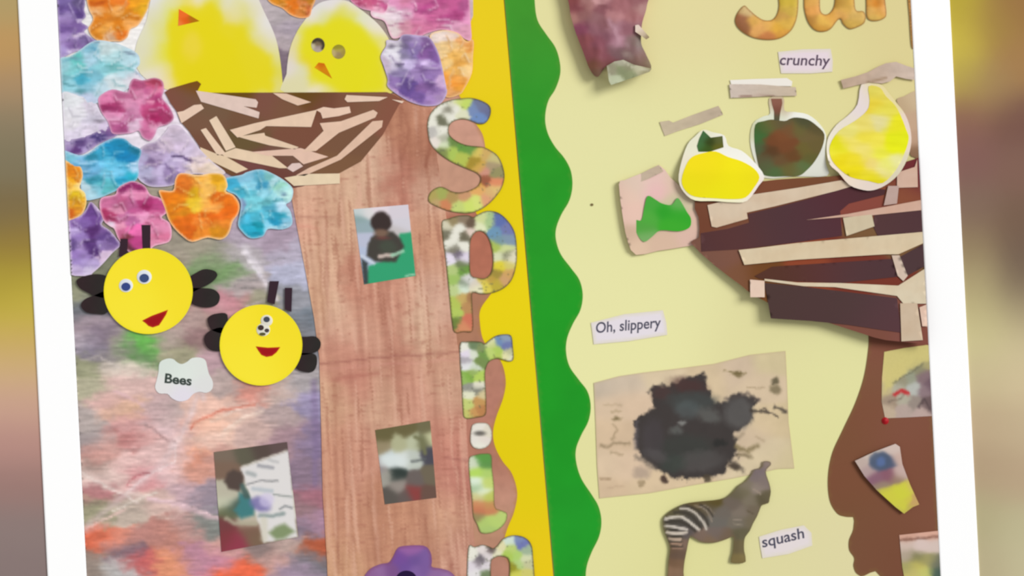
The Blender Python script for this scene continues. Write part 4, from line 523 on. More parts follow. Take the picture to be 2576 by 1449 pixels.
letter([(130, 200), (200, 165), (300, 135), (400, 130), (460, 150), (500, 125), (600, 85), (720, 105), (820, 190), (890, 310), (912, 480), (905, 650), (860, 800), (770, 895), (640, 945), (540, 952), (470, 935), (445, 960), (450, 1100), (452, 1330), (360, 1345), (265, 1352), (235, 1250), (205, 950), (170, 600), (140, 380)], zP,
  [(250, 190, (150, 134, 96)), (350, 180, (140, 122, 100)), (180, 250, (212, 206, 180)), (320, 260, Wt), (180, 320, (120, 116, 96)), (260, 340, Wt), (370, 350, (110, 104, 84)), (430, 310, (226, 206, 192)), (430, 220, (104, 86, 70)), (230, 430, Wt), (350, 450, Wt), (260, 480, (130, 126, 110)), (230, 590, (230, 222, 236)), (350, 580, (226, 216, 232)), (300, 545, (116, 106, 120)), (330, 640, (116, 126, 90)), (250, 700, (180, 200, 126)), (350, 700, (110, 152, 66)), (260, 800, (160, 192, 100)), (350, 840, (140, 152, 130)), (400, 800, (212, 212, 206)), (340, 890, (216, 230, 210)), (280, 900, (190, 206, 140)), (480, 850, (216, 206, 190)), (590, 860, (220, 202, 80)), (700, 850, (190, 170, 60)), (500, 890, (230, 226, 190)), (270, 1050, (180, 196, 90)), (350, 1000, (200, 170, 100)), (280, 1150, (180, 200, 96)), (400, 1080, (186, 140, 90)), (270, 1240, (110, 130, 60)), (400, 1230, (206, 116, 90)), (350, 1280, (212, 140, 100)), (430, 1000, (166, 120, 80)), (540, 180, (206, 214, 150)), (520, 240, (226, 230, 190)), (620, 200, (170, 196, 140)), (720, 200, (96, 112, 170)), (800, 280, (116, 122, 170)), (700, 300, (110, 150, 180)), (800, 380, (130, 150, 170)), (740, 400, (120, 150, 160)), (700, 460, (172, 190, 90)), (780, 480, (206, 214, 150)), (850, 580, (226, 220, 190)), (800, 550, (150, 150, 120)), (730, 560, (216, 220, 180)), (740, 660, (222, 206, 60)), (820, 650, (212, 200, 110)), (830, 740, (206, 162, 96)), (700, 740, (160, 140, 60)), (780, 800, (206, 160, 110)), (640, 800, (190, 156, 70)), (560, 800, (212, 190, 90))],
  [], 'patterned paper letter p, second of the letters down the yellow paper', holes=[[(430, 400), (480, 310), (550, 300), (610, 360), (650, 480), (662, 620), (640, 730), (580, 785), (500, 780), (435, 750), (422, 600)]], d=4.05)
letter([(180, 215), (250, 190), (350, 185), (440, 195), (480, 215), (540, 170), (610, 122), (700, 102), (800, 118), (822, 250), (830, 400), (780, 432), (700, 412), (620, 400), (540, 432), (500, 500), (485, 600), (495, 800), (500, 950), (490, 1080), (400, 1112), (240, 1122), (212, 1000), (198, 700), (178, 450)], zR,
  [(230, 250, Wt), (260, 340, (226, 216, 230)), (340, 340, (216, 222, 202)), (350, 240, (112, 132, 96)), (420, 270, (132, 146, 96)), (250, 420, (176, 170, 176)), (270, 480, (226, 226, 226)), (350, 500, (206, 216, 196)), (420, 430, (120, 142, 80)), (460, 350, (116, 150, 76)), (280, 620, (130, 172, 70)), (400, 620, (180, 206, 96)), (340, 570, (150, 176, 96)), (240, 640, (150, 186, 96)), (400, 730, (226, 222, 202)), (300, 760, (150, 150, 140)), (400, 780, (132, 132, 120)), (300, 830, (226, 226, 196)), (450, 830, (212, 196, 150)), (280, 950, (196, 206, 120)), (280, 1080, (196, 196, 110)), (400, 920, (196, 150, 90)), (440, 1030, (186, 130, 80)), (340, 1060, (200, 150, 90)), (550, 320, (190, 210, 116)), (620, 300, (176, 202, 96)), (580, 220, (196, 206, 130)), (560, 190, (222, 222, 180)), (660, 190, (112, 140, 180)), (720, 160, (140, 156, 180)), (740, 240, (112, 122, 170)), (780, 320, (190, 190, 150)), (740, 370, (226, 222, 170)), (800, 390, (222, 220, 190)), (640, 380, (180, 200, 96))], [], 'patterned paper letter r, third of the letters down the yellow paper', d=4.0)
ip = empty('letter_cutout', 1214, 1200, 3, 'patterned paper letter i with a round white dot, fourth of the letters', 'letter', 'letters cut from meadow-patterned paper')
sheet('dot', smooth(zR((320, 1230), (360, 1185), (440, 1175), (520, 1190), (565, 1270), (565, 1380), (520, 1460), (440, 1495), (350, 1480), (305, 1400)), 4), 4.0, edged(ops(idw(zp(zR, [(400, 1230, (230, 224, 212)), (520, 1280, (222, 214, 196)), (360, 1400, (228, 222, 212)), (450, 1400, (226, 216, 206)), (420, 1440, Wt)])), [ze(zR, 420, 1305, 14, 6, (96, 92, 86), 4, .9)]), (120, 104, 84), 1.6, 2, .7), CARD, 4, 0.5, parent=ip)
sheet('stem', smooth(zI((255, 190), (330, 145), (420, 132), (495, 150), (505, 300), (525, 480), (535, 700), (600, 742), (662, 775), (658, 850), (600, 930), (490, 988), (385, 985), (345, 900), (300, 800), (285, 600), (262, 400)), 4), 4.0, edged(idw(zp(zI, [(300, 250, (206, 216, 190)), (420, 200, (92, 152, 70)), (440, 250, (96, 146, 76)), (340, 330, (180, 216, 96)), (440, 340, (176, 206, 110)), (340, 440, (222, 236, 216)), (340, 500, (170, 196, 156)), (400, 540, (226, 236, 206)), (450, 450, (196, 212, 116)), (350, 600, (206, 200, 140)), (470, 600, (190, 196, 96)), (350, 680, (206, 140, 96)), (480, 690, (196, 146, 90)), (350, 740, (196, 120, 86)), (330, 820, (150, 136, 90)), (420, 880, (176, 200, 110)), (520, 850, (182, 206, 112)), (610, 800, (186, 206, 116)), (450, 950, (170, 196, 112)), (500, 740, (200, 130, 90))]), 4, 3, 10), (112, 100, 60), 1.8, 2.2, .85), CARD, 4, 0.5, parent=ip)
letter([(245, 1160), (320, 1135), (400, 1112), (470, 1130), (520, 1150), (570, 1110), (620, 1050), (720, 1012), (840, 1028), (920, 1100), (945, 1250), (950, 1700), (700, 1700), (690, 1310), (620, 1240), (530, 1255), (490, 1330), (480, 1700), (255, 1700)], zI,
  [(300, 1230, Wt), (420, 1160, (226, 216, 212)), (380, 1270, (112, 104, 110)), (460, 1230, (222, 212, 212)), (300, 1350, (222, 214, 220)), (420, 1350, (220, 212, 216)), (360, 1310, (150, 140, 146)), (430, 1430, (116, 132, 96)), (320, 1420, (226, 222, 222)), (490, 1170, (96, 82, 80)), (550, 1210, (226, 222, 190)), (600, 1130, (222, 216, 170)), (690, 1070, (206, 222, 206)), (820, 1110, (110, 116, 176)), (800, 1070, (126, 140, 180)), (700, 1160, (186, 206, 116)), (680, 1220, (172, 200, 90)), (780, 1230, (176, 206, 110)), (860, 1260, (212, 216, 176)), (880, 1320, (196, 196, 150)), (800, 1330, (180, 206, 130)), (740, 1370, (150, 146, 40)), (860, 1420, (206, 200, 110)), (760, 1430, (206, 206, 90)), (860, 1180, (160, 180, 150)), (300, 1600, Wt), (850, 1600, Lg)], [], 'patterned paper letter n, lowest of the letters down the yellow paper', d=4.05)

# ------------------------------------------------------------------ cream board: bag, gold letters, word cards
zA = Z(1220, 0, .276); zC = Z(1780, 0, .2174); zD = Z(1500, 160, .345); zE = Z(1820, 150, .2554); zF = Z(1720, 420, .3175); zG = Z(1420, 740, .3588); zH = Z(1600, 1140, .2133); zJ = Z(2040, 820, .434)
bag = empty('plastic_bag', 1540, 60, 3, 'clear plastic bag of dark red stuff pinned beside the green border', 'plastic bag')
def puff(a, w):
    def f(X, Y, E): return a * np.sqrt(sstep(0, w, E)) + 1.6 * fbm(X / 16, Y / 30, 7) * sstep(0, 20, E) 
    return f
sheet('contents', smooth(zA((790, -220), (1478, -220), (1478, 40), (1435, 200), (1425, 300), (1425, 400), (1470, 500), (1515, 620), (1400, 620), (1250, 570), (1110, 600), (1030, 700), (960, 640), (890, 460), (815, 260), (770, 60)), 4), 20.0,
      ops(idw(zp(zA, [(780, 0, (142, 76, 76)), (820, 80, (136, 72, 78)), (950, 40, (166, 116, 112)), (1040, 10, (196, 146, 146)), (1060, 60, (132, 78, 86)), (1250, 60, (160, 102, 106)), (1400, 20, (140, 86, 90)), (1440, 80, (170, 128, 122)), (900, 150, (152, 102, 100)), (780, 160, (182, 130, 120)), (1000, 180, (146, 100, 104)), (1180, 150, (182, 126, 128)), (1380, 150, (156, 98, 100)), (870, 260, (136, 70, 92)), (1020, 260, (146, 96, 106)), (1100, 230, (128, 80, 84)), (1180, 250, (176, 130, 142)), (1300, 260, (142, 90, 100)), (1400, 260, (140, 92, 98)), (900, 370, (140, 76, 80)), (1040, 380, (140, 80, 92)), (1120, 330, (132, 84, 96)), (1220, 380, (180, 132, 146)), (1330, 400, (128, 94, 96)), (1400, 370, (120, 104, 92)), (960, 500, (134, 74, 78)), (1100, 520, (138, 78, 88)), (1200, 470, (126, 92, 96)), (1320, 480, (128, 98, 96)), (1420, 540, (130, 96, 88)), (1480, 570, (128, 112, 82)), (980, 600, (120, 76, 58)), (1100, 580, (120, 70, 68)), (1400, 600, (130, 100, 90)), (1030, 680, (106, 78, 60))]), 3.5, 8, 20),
          [('l', zA((1130, 180), (1180, 260), (1220, 410)), 10, (190, 146, 158), 6, .7), ('l', zA((1000, 10), (1050, 50)), 10, (206, 156, 156), 5, .7), ('l', zA((1040, 66), (1100, 60)), 6, (116, 64, 70), 4, .7), ('e', *zA((1300, 500))[0], 14, 6, 30, (176, 162, 150), 6, .5)], 5, 14), PLASTIC, 6, 17.5, h=puff(6, 60), parent=bag)  # pale streaks are highlights of the clear plastic, painted into the contents
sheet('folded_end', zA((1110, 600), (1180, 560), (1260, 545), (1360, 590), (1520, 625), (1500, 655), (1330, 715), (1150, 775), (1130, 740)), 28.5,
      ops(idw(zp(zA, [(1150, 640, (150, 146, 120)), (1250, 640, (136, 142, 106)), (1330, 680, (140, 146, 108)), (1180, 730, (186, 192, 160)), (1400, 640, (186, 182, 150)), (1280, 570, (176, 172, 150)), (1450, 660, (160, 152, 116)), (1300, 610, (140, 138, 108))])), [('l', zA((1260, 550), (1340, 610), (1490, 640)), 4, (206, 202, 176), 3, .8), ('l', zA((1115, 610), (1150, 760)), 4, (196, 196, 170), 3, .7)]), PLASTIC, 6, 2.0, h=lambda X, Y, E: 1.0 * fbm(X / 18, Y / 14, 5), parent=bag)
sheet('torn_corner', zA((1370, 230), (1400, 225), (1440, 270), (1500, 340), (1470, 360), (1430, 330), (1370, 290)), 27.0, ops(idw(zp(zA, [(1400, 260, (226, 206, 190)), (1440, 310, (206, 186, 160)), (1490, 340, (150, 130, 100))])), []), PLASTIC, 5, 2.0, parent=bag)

gold = [(380, 220, (156, 100, 66)), (420, 280, (150, 96, 60)), (450, 130, (206, 176, 120)), (520, 250, (216, 166, 80)), (600, 320, (226, 166, 92)), (700, 300, (224, 170, 86)), (800, 330, (226, 172, 60)), (900, 260, (214, 170, 70)), (930, 120, (206, 172, 70)), (950, 20, (206, 176, 60)), (860, 190, (204, 156, 76)), (720, 420, (200, 126, 70)), (850, 400, (212, 152, 60)), (1170, 20, (222, 166, 80)), (1180, 120, (226, 160, 80)), (1200, 240, (190, 136, 60)), (1330, 250, (228, 180, 80)), (1420, 200, (224, 166, 76)), (1300, 320, (206, 150, 60)), (1540, 30, (186, 140, 56)), (1620, 20, (212, 166, 70)), (1600, 110, (212, 166, 76)), (1560, 170, (222, 166, 86)), (1700, 180, (212, 172, 90)), (1660, 280, (206, 166, 76)), (1880, 20, (222, 156, 70)), (1960, 40, (206, 120, 20)), (1900, 120, (222, 172, 90)), (1980, 140, (222, 160, 70)), (2030, 100, (226, 166, 90)), (1940, 200, (216, 176, 86)), (2010, 20, (200, 140, 60))]
def gold_letter(poly, label, d, holes=()):
    hs = [smooth(zC(*q), 4) for q in holes]
    o = sheet('letter_cutout', smooth(zC(*poly), 4), d, edged(streak(idw(zp(zC, gold), 3.5, 3, 14), 10, 8, 0.05, 0, 4), (140, 96, 44), 2.0, 2.2, .85), CARD, 4, 1.2, holes=hs, h=lambda X, Y, E: 1.4 * np.sqrt(sstep(0, 14, E)))  # dark rim paints bevel shading along the letter edges
    return tag(o, label, 'letter', 'gold letters at the top of the cream board')
gold_letter([(420, 65), (345, 150), (318, 240), (350, 320), (440, 395), (560, 445), (720, 462), (860, 435), (970, 350), (1030, 220), (1050, 60), (1040, -120), (960, -260), (700, -330), (480, -420), (420, -560), (520, -680), (800, -700), (960, -640), (1000, -760), (720, -830), (420, -780), (260, -620), (280, -400), (420, -240), (680, -150), (800, -60), (825, 60), (800, 170), (740, 230), (650, 232), (560, 180), (480, 110)], 'gold patterned paper letter S with a thick hooked tail', 3.5)
gold_letter([(1125, -300), (1115, 0), (1122, 120), (1160, 250), (1230, 340), (1320, 368), (1420, 340), (1500, 240), (1540, 220), (1570, 280), (1640, 335), (1720, 320), (1810, 270), (1830, 190), (1800, 130), (1720, 120), (1700, 0), (1690, -300), (1470, -300), (1475, 0), (1440, 120), (1370, 168), (1310, 130), (1300, 0), (1310, -300)], 'gold patterned paper letter u between two other gold letters', 3.55)
gold_letter([(1820, -300), (1835, 0), (1840, 180), (1880, 235), (1960, 242), (2040, 215), (2070, 160), (2055, 0), (2060, -90), (2200, -170), (2300, -170), (2320, -310), (2180, -330), (2060, -260), (2040, -310)], 'gold patterned paper letter r next to the gold u', 3.5)
gold_letter([(2318, -100), (2400, -100), (2440, 560), (2372, 560), (2352, 470), (2335, 200)], 'sliver of another gold letter against the white frame', 3.5)

def word(quad, text, tx, ty, tw, thh, rot, label, d=3.0, c=(70, 64, 78), paper=(224, 212, 218), rag=False):
    ctr = np.mean(quad, 0); w = empty('word_card', ctr[0], ctr[1], 2, label, 'word card', 'word cards on the cream board')
    sheet('card', quad, d, edged(flat(paper), (222, 214, 196), 6, 5, .8), PAPER, 6, 0.4, parent=w)
    lettering(text, tx, ty, tw, thh, rot, d, c, w, shear=0.12)
word(zC((815, 600), (1100, 570), (1425, 565), (1450, 700), (1445, 830), (1200, 850), (850, 850), (830, 720)), 'crunchy', *zC((1125, 715))[0], 126, 36, 1, 'small white word card reading crunchy below the gold letters', c=(96, 78, 96), paper=(230, 214, 220))
word(zG((185, 200), (420, 140), (690, 112), (715, 200), (722, 285), (450, 330), (205, 352), (195, 270)), 'Oh, slippery', *zG((448, 228))[0], 164, 36, -5, 'white word card reading Oh slippery near the green border', c=(84, 82, 98), paper=(228, 220, 226))
word(zH((1450, 985), (1700, 905), (1980, 850), (2070, 940), (2080, 1090), (1800, 1190), (1490, 1240), (1465, 1100)), 'squash', *zH((1735, 1015))[0], 108, 36, -13, 'white word card reading squash beside the zebra', c=(82, 80, 96), paper=(226, 216, 216))
tag(sheet('ink_dot', ell(1489, 515, 4, 3.2), 2.9, flat((120, 104, 66)), INK, 2, 0.4), 'tiny dark pin head alone on the cream paper', 'pin')

# ------------------------------------------------------------------ fruit, tape and paper pocket
def tape(poly, d, c1, c2, label, amp=0.5, lst=()):
    o = sheet('masking_tape', poly, d, ops(streak(idw([(poly[0][0], poly[0][1], c1), (poly[len(poly) // 2][0], poly[len(poly) // 2][1], c2)], 2), 30, 8, 0.05, -10, 3), list(lst)), PAPER, 5, 0.3, h=lambda X, Y, E: amp * (0.6 + fbm(X / 22, Y / 22, 3)))
    return tag(o, label, 'tape', 'strips of masking tape on the cream board')
tape(zD((462, 425), (530, 415), (560, 430), (700, 375), (890, 308), (905, 330), (925, 372), (760, 440), (600, 490), (500, 528), (480, 480)), 3.0, (200, 184, 156), (186, 168, 146), 'short strip of beige tape above the yellow lemon cutout')
tape(zD((205, 855), (330, 800), (455, 738), (490, 785), (380, 840), (230, 900)), 6.9, (200, 182, 160), (188, 168, 146), 'beige tape holding the pink card with the green shape', 0.3)
tape(zD((970, 150), (1200, 152), (1350, 165), (1455, 172), (1462, 235), (1250, 238), (1050, 248), (980, 250)), 4.3, (206, 190, 178), (196, 178, 156), 'beige tape across the stalk of the apple cutout', 0.4, [('l', zD((1050, 240), (1200, 232), (1300, 240)), 4, (120, 80, 66), 3, .7)])
o = sheet('paper_slip', zD((975, 120), (1150, 112), (1390, 105), (1430, 130), (1425, 165), (1200, 160), (985, 158)), 3.6, flat((238, 232, 222)), PAPER, 6, 0.3); tag(o, 'white paper slip showing above the tape over the apple', 'paper slip')
tape(zE((1155, 200), (1300, 165), (1430, 120), (1520, 70), (1600, 35), (1700, 22), (1800, 60), (1990, 120), (1990, 215), (1800, 190), (1700, 165), (1640, 215), (1560, 235), (1440, 225), (1320, 250), (1180, 285)), 5.2, (190, 164, 142), (206, 186, 172), 'long crinkled beige tape over the pear cutout', 0.9, [('l', zE((1420, 225), (1560, 190), (1600, 180)), 5, (140, 110, 80), 4, .7)])

pk = empty('card_picture', 1660, 540, 2, 'pink card with a green painted shape beside the lemon', 'card picture')
sheet('card', smooth(zD((165, 880), (205, 850), (330, 800), (465, 745), (540, 830), (640, 920), (720, 1010), (752, 1080), (755, 1290), (640, 1335), (450, 1365), (290, 1395), (230, 1300), (195, 1130)), 2), 5.6,
      idw(zp(zD, [(200, 950, (222, 190, 172)), (300, 880, (214, 190, 172)), (420, 850, (230, 196, 186)), (450, 910, (234, 186, 186)), (550, 880, (222, 196, 172)), (660, 960, (216, 192, 168)), (230, 1100, (224, 188, 172)), (720, 1150, (222, 186, 168)), (300, 1340, (216, 186, 160)), (500, 1330, (216, 184, 160)), (700, 1280, (220, 184, 168)), (600, 1000, (206, 196, 160)), (220, 1250, (200, 170, 146))])), PAPER, 6, 0.6, h=(lambda X, Y, E: 5.5 * sstep(1640, 1560, X)), parent=pk)
sheet('green_shape', smooth(zD((375, 965), (430, 990), (480, 1020), (550, 1030), (590, 980), (620, 1010), (660, 1080), (690, 1130), (680, 1195), (600, 1222), (470, 1215), (410, 1260), (350, 1300), (300, 1250), (275, 1170), (290, 1140), (330, 1140), (350, 1050)), 3), 8.3,
      idw(zp(zD, [(400, 1020, (72, 166, 60)), (380, 1120, (80, 170, 62)), (500, 1080, (46, 160, 40)), (600, 1100, (52, 166, 42)), (600, 1030, (100, 172, 84)), (550, 1170, (60, 170, 44)), (330, 1200, (82, 162, 64)), (350, 1270, (120, 172, 100))])), PAPER, 5, 2.5, parent=pk)

lm = empty('fruit_cutout', 1810, 430, 3, 'yellow lemon cutout with a dark green leaf on white paper', 'fruit cutout', 'paper fruits over the dark striped nest')
def lift(y0, y1, a):
    def f(X, Y, E): return a * sstep(y0, y1, Y)
    f.shell = True; return f
LL = lift(370, 440, 7.5); PL = lift(370, 440, 9.5)
sheet('white_margin', smooth(zD((600, 850), (620, 720), (665, 590), (720, 530), (780, 482), (850, 500), (935, 525), (965, 600), (1060, 635), (1150, 715), (1225, 820), (1185, 890), (1100, 1000), (1000, 1012), (860, 1002), (720, 998), (640, 940)), 3), 6.2, idw(zp(zD, [(700, 580, (232, 230, 204)), (1000, 620, (240, 238, 226)), (1150, 700, (240, 238, 230)), (630, 740, (230, 222, 200)), (1000, 1005, (244, 240, 200)), (1150, 950, (240, 226, 220))])), PAPER, 6, 0.4, h=LL, parent=lm)
sheet('lemon_body', smooth(zD((622, 850), (655, 740), (700, 680), (780, 652), (870, 640), (960, 680), (1060, 712), (1150, 765), (1190, 830), (1150, 905), (1090, 975), (1000, 988), (860, 982), (720, 970), (650, 925)), 3), 6.7, gauss(zp(zD, [(750, 750, (240, 218, 20)), (850, 800, (238, 220, 14)), (1000, 850, (242, 228, 14)), (900, 940, (236, 226, 14)), (700, 880, (236, 222, 16)), (1120, 830, (238, 222, 18))]), 25), PAPER, 7, 0.4, h=LL, parent=lm)
sheet('leaf', zD((780, 488), (835, 540), (920, 528), (928, 610), (860, 632), (800, 655), (745, 645), (735, 600), (752, 545)), 6.8, idw(zp(zD, [(780, 540, (66, 106, 62)), (800, 620, (60, 84, 26)), (830, 570, (52, 64, 20)), (890, 560, (90, 96, 50)), (890, 610, (96, 96, 30)), (760, 600, (66, 110, 60))])), PAPER, 4, 0.4, parent=lm)
ap = empty('fruit_cutout', 1985, 360, 3, 'green and brown painted apple cutout hanging from tape', 'fruit cutout', 'paper fruits over the dark striped nest')
sheet('white_margin', smooth(zE((450, 380), (590, 370), (600, 500), (700, 515), (830, 540), (940, 625), (1010, 740), (1000, 900), (1010, 1030), (1020, 1145), (700, 1150), (400, 1165), (310, 1000), (262, 800), (290, 630), (390, 560), (460, 530)), 3), 3.3, idw(zp(zE, [(280, 700, (206, 206, 170)), (320, 900, (222, 222, 206)), (450, 560, (222, 226, 206)), (800, 560, (240, 240, 230)), (950, 1080, (222, 222, 210)), (900, 640, (236, 236, 220)), (540, 440, (200, 180, 150))])), PAPER, 6, 0.4, parent=ap)
sheet('apple_body', smooth(zE((315, 640), (400, 605), (480, 590), (600, 605), (660, 580), (720, 570), (830, 590), (930, 660), (995, 740), (970, 870), (900, 1000), (820, 1090), (740, 1145), (600, 1150), (460, 1150), (370, 1110), (325, 950), (305, 800)), 3), 3.75,
      idw(zp(zE, [(360, 680, (68, 96, 46)), (340, 760, (62, 104, 52)), (420, 660, (92, 102, 52)), (340, 880, (76, 92, 60)), (480, 640, (104, 92, 52)), (560, 620, (96, 86, 56)), (640, 700, (116, 80, 48)), (560, 760, (122, 74, 42)), (480, 800, (114, 68, 38)), (620, 850, (116, 70, 40)), (450, 900, (90, 60, 34)), (680, 950, (104, 68, 36)), (560, 1000, (104, 78, 48)), (750, 680, (104, 96, 52)), (800, 620, (76, 76, 50)), (850, 750, (108, 92, 54)), (900, 680, (90, 80, 48)), (920, 850, (104, 90, 50)), (800, 900, (106, 94, 46)), (850, 980, (96, 92, 46)), (430, 1050, (86, 94, 60)), (520, 1100, (80, 104, 60)), (640, 1080, (104, 96, 50)), (740, 1080, (100, 104, 60)), (800, 1060, (90, 112, 66)), (400, 980, (90, 84, 56))]), 3.5, 6, 16), PAPER, 5, 0.4, parent=ap)
sheet('stalk', zE((470, 385), (575, 385), (580, 430), (560, 520), (550, 600), (500, 600), (500, 510), (480, 440)), 3.8, idw(zp(zE, [(520, 420, (140, 92, 76)), (530, 500, (124, 76, 60)), (530, 580, (86, 84, 60))])), PAPER, 4, 0.4, parent=ap)
pr = empty('fruit_cutout', 2185, 350, 3, 'yellow crayoned pear cutout with a white margin by the frame', 'fruit cutout', 'paper fruits over the dark striped nest')
sheet('white_margin', smooth(zE((1355, 250), (1460, 225), (1560, 250), (1630, 330), (1710, 430), (1790, 540), (1840, 680), (1850, 820), (1810, 980), (1725, 1130), (1600, 1235), (1480, 1285), (1380, 1285), (1240, 1235), (1130, 1110), (1045, 1030), (1015, 880), (1035, 760), (1115, 640), (1220, 555), (1320, 440)), 3), 4.6, idw(zp(zE, [(1350, 420, (230, 216, 216)), (1150, 620, (232, 222, 206)), (1050, 800, (238, 230, 210)), (1200, 1180, (238, 220, 200)), (1450, 1260, (228, 212, 200)), (1700, 1100, (216, 206, 180)), (1820, 700, (234, 214, 200)), (1600, 350, (230, 216, 160))])), PAPER, 6, 0.4, h=PL, parent=pr)
PE = streak(idw(zp(zE, [(1480, 300, (224, 210, 90)), (1500, 420, (230, 206, 60)), (1560, 350, (228, 212, 90)), (1600, 480, (228, 216, 80)), (1680, 640, (232, 226, 30)), (1550, 620, (226, 216, 150)), (1400, 650, (232, 216, 110)), (1250, 700, (232, 222, 120)), (1400, 760, (236, 220, 70)), (1750, 790, (228, 232, 20)), (1680, 860, (230, 232, 16)), (1500, 820, (240, 226, 80)), (1130, 860, (226, 220, 20)), (1250, 820, (236, 220, 100)), (1400, 900, (234, 218, 110)), (1550, 920, (230, 226, 70)), (1150, 990, (232, 212, 16)), (1280, 1000, (234, 216, 40)), (1300, 1100, (230, 212, 14)), (1420, 1130, (232, 216, 40)), (1450, 1050, (232, 210, 120)), (1550, 1100, (230, 218, 140)), (1600, 1040, (228, 226, 110)), (1500, 1180, (226, 212, 20)), (1700, 1000, (226, 222, 150)), (1100, 920, (236, 226, 60))]), 3.5, 8, 24), 70, 7, 0.06, 4, 6, (0.6, 0.7, 2.2))
sheet('pear_body', smooth(zE((1430, 262), (1540, 275), (1600, 360), (1690, 450), (1750, 560), (1800, 690), (1825, 780), (1780, 930), (1700, 1085), (1570, 1215), (1430, 1195), (1250, 1155), (1120, 1055), (1055, 960), (1050, 840), (1140, 700), (1300, 600), (1415, 500), (1440, 400)), 3), 5.1, PE, PAPER, 5, 0.4, h=PL, parent=pr)
o = sheet('brown_paper_scrap', smooth(zE((1705, 400), (1780, 360), (2000, 320), (2000, 940), (1880, 960), (1830, 900), (1800, 600), (1760, 500)), 3), 3.6, idw(zp(zE, [(1760, 430, (190, 164, 130)), (1850, 400, (204, 180, 146)), (1880, 600, (196, 164, 136)), (1870, 800, (190, 156, 130)), (1890, 900, (140, 106, 80))])), PAPER, 6, 0.4)
tag(o, 'tan paper scrap showing between the pear and the white frame', 'paper scrap')

# ------------------------------------------------------------------ the dark striped nest and its trunk
tk = sheet('paper_tree_trunk', smooth_open(zJ((320, -100), (333, 60), (330, 150), (305, 300), (255, 450), (185, 600), (122, 740), (98, 880), (108, 1010), (150, 1085), (195, 1105), (245, 1108)), 6) + zJ((250, 1130), (245, 1180)) + smooth_open(zJ((238, 1200), (220, 1245), (222, 1300), (250, 1345), (246, 1390), (260, 1430), (290, 1452)), 5) + zJ((310, 1448), (345, 1430), (375, 1422), (410, 1460), (500, 1560), (900, 1560), (900, -100)), 2.6,
    edged(gauss(zp(zJ, [(380, 100, (132, 78, 62)), (330, 300, (124, 84, 60)), (300, 500, (124, 76, 54)), (200, 700, (120, 80, 54)), (150, 900, (122, 74, 54)), (250, 900, (126, 78, 54)), (200, 1050, (114, 78, 50)), (500, 620, (128, 80, 62)), (650, 800, (124, 76, 56)), (640, 1000, (124, 78, 58)), (350, 1150, (122, 78, 56)), (300, 1300, (118, 80, 56)), (420, 1300, (118, 72, 52))]), 55), (126, 98, 56), 3, 3, .5), PAPER, 10, 0.4)
tag(tk, 'dark brown paper tree trunk with a wavy outline below the striped nest', 'paper tree trunk')
NL = lift(560, 860, 12)     # the nest stands out from the board towards its lower edge
dn = empty('paper_nest', 2050, 640, 3, 'large nest of dark and tan paper strips cut off by the frame', 'paper nest')
sheet('nest_base', smooth(zF((88, 272), (330, 190), (590, 118), (900, 88), (1200, 72), (1600, 10), (2100, -60), (2150, 700), (2100, 1405), (1900, 1398), (1600, 1372), (1420, 1322), (1150, 1235), (800, 1130), (560, 1020), (450, 935), (250, 785), (55, 600), (120, 560), (118, 400)), 2), 9.0,
      idw(zp(zF, [(130, 350, (112, 64, 44)), (180, 300, (120, 74, 52)), (330, 700, (124, 82, 66)), (250, 720, (118, 80, 66)), (450, 850, (122, 80, 56)), (700, 150, (122, 72, 48)), (900, 100, (118, 72, 46)), (1400, 320, (136, 70, 58)), (1780, 200, (136, 76, 52)), (1850, 120, (108, 44, 46)), (1000, 760, (140, 66, 40)), (1300, 740, (116, 50, 36)), (1550, 1320, (122, 74, 60)), (1750, 1350, (126, 76, 66)), (600, 830, (110, 66, 30)), (1500, 500, (120, 86, 54)), (1930, 1300, (130, 74, 60)), (1930, 60, (110, 40, 44))]), 3.5, 4, 20), PAPER, 8, 1.5, h=NL, parent=dn)
darks = [[(135, 525), (350, 490), (520, 440), (510, 372), (730, 320), (1020, 245), (1310, 150), (1600, 180), (1590, 220), (1310, 290), (1240, 350), (1255, 545), (900, 597), (450, 652), (140, 670)], [(1510, 385), (1885, 340), (2050, 320), (2050, 495), (1895, 515), (1540, 550), (1500, 470)], [(560, 865), (700, 790), (1650, 728), (1692, 870), (1250, 918), (900, 908), (600, 885)], [(640, 918), (950, 948), (1690, 1040), (1722, 1312), (1560, 1290), (1300, 1250), (1000, 1220), (690, 1200)], [(1710, 715), (1900, 610), (2060, 530), (2060, 700), (1905, 790), (1770, 862)]]
dcol = [[(200, 600, (76, 48, 50)), (600, 420, (76, 52, 56)), (900, 450, (80, 50, 54)), (1230, 280, (86, 42, 50)), (1500, 190, (76, 44, 46)), (1100, 500, (80, 48, 56)), (400, 510, (96, 52, 48))], [(1600, 450, (84, 54, 54)), (1800, 440, (78, 50, 54))], [(650, 830, (90, 52, 42)), (1000, 820, (88, 48, 48)), (1400, 800, (80, 50, 52)), (1600, 830, (76, 50, 54)), (700, 870, (76, 46, 30))], [(750, 1000, (74, 54, 50)), (1000, 1100, (76, 52, 52)), (1400, 1100, (74, 54, 52)), (1650, 1200, (80, 54, 64)), (1650, 1290, (92, 54, 54))], [(1800, 780, (72, 54, 54)), (1880, 680, (78, 50, 54))]]
for k, (p, c) in enumerate(zip(darks, dcol)):
    sheet('dark_strip', zF(*p), 9.5 + 0.12 * k, gauss(zp(zF, c), 60), PAPER, 9, 0.4, h=NL, parent=dn)
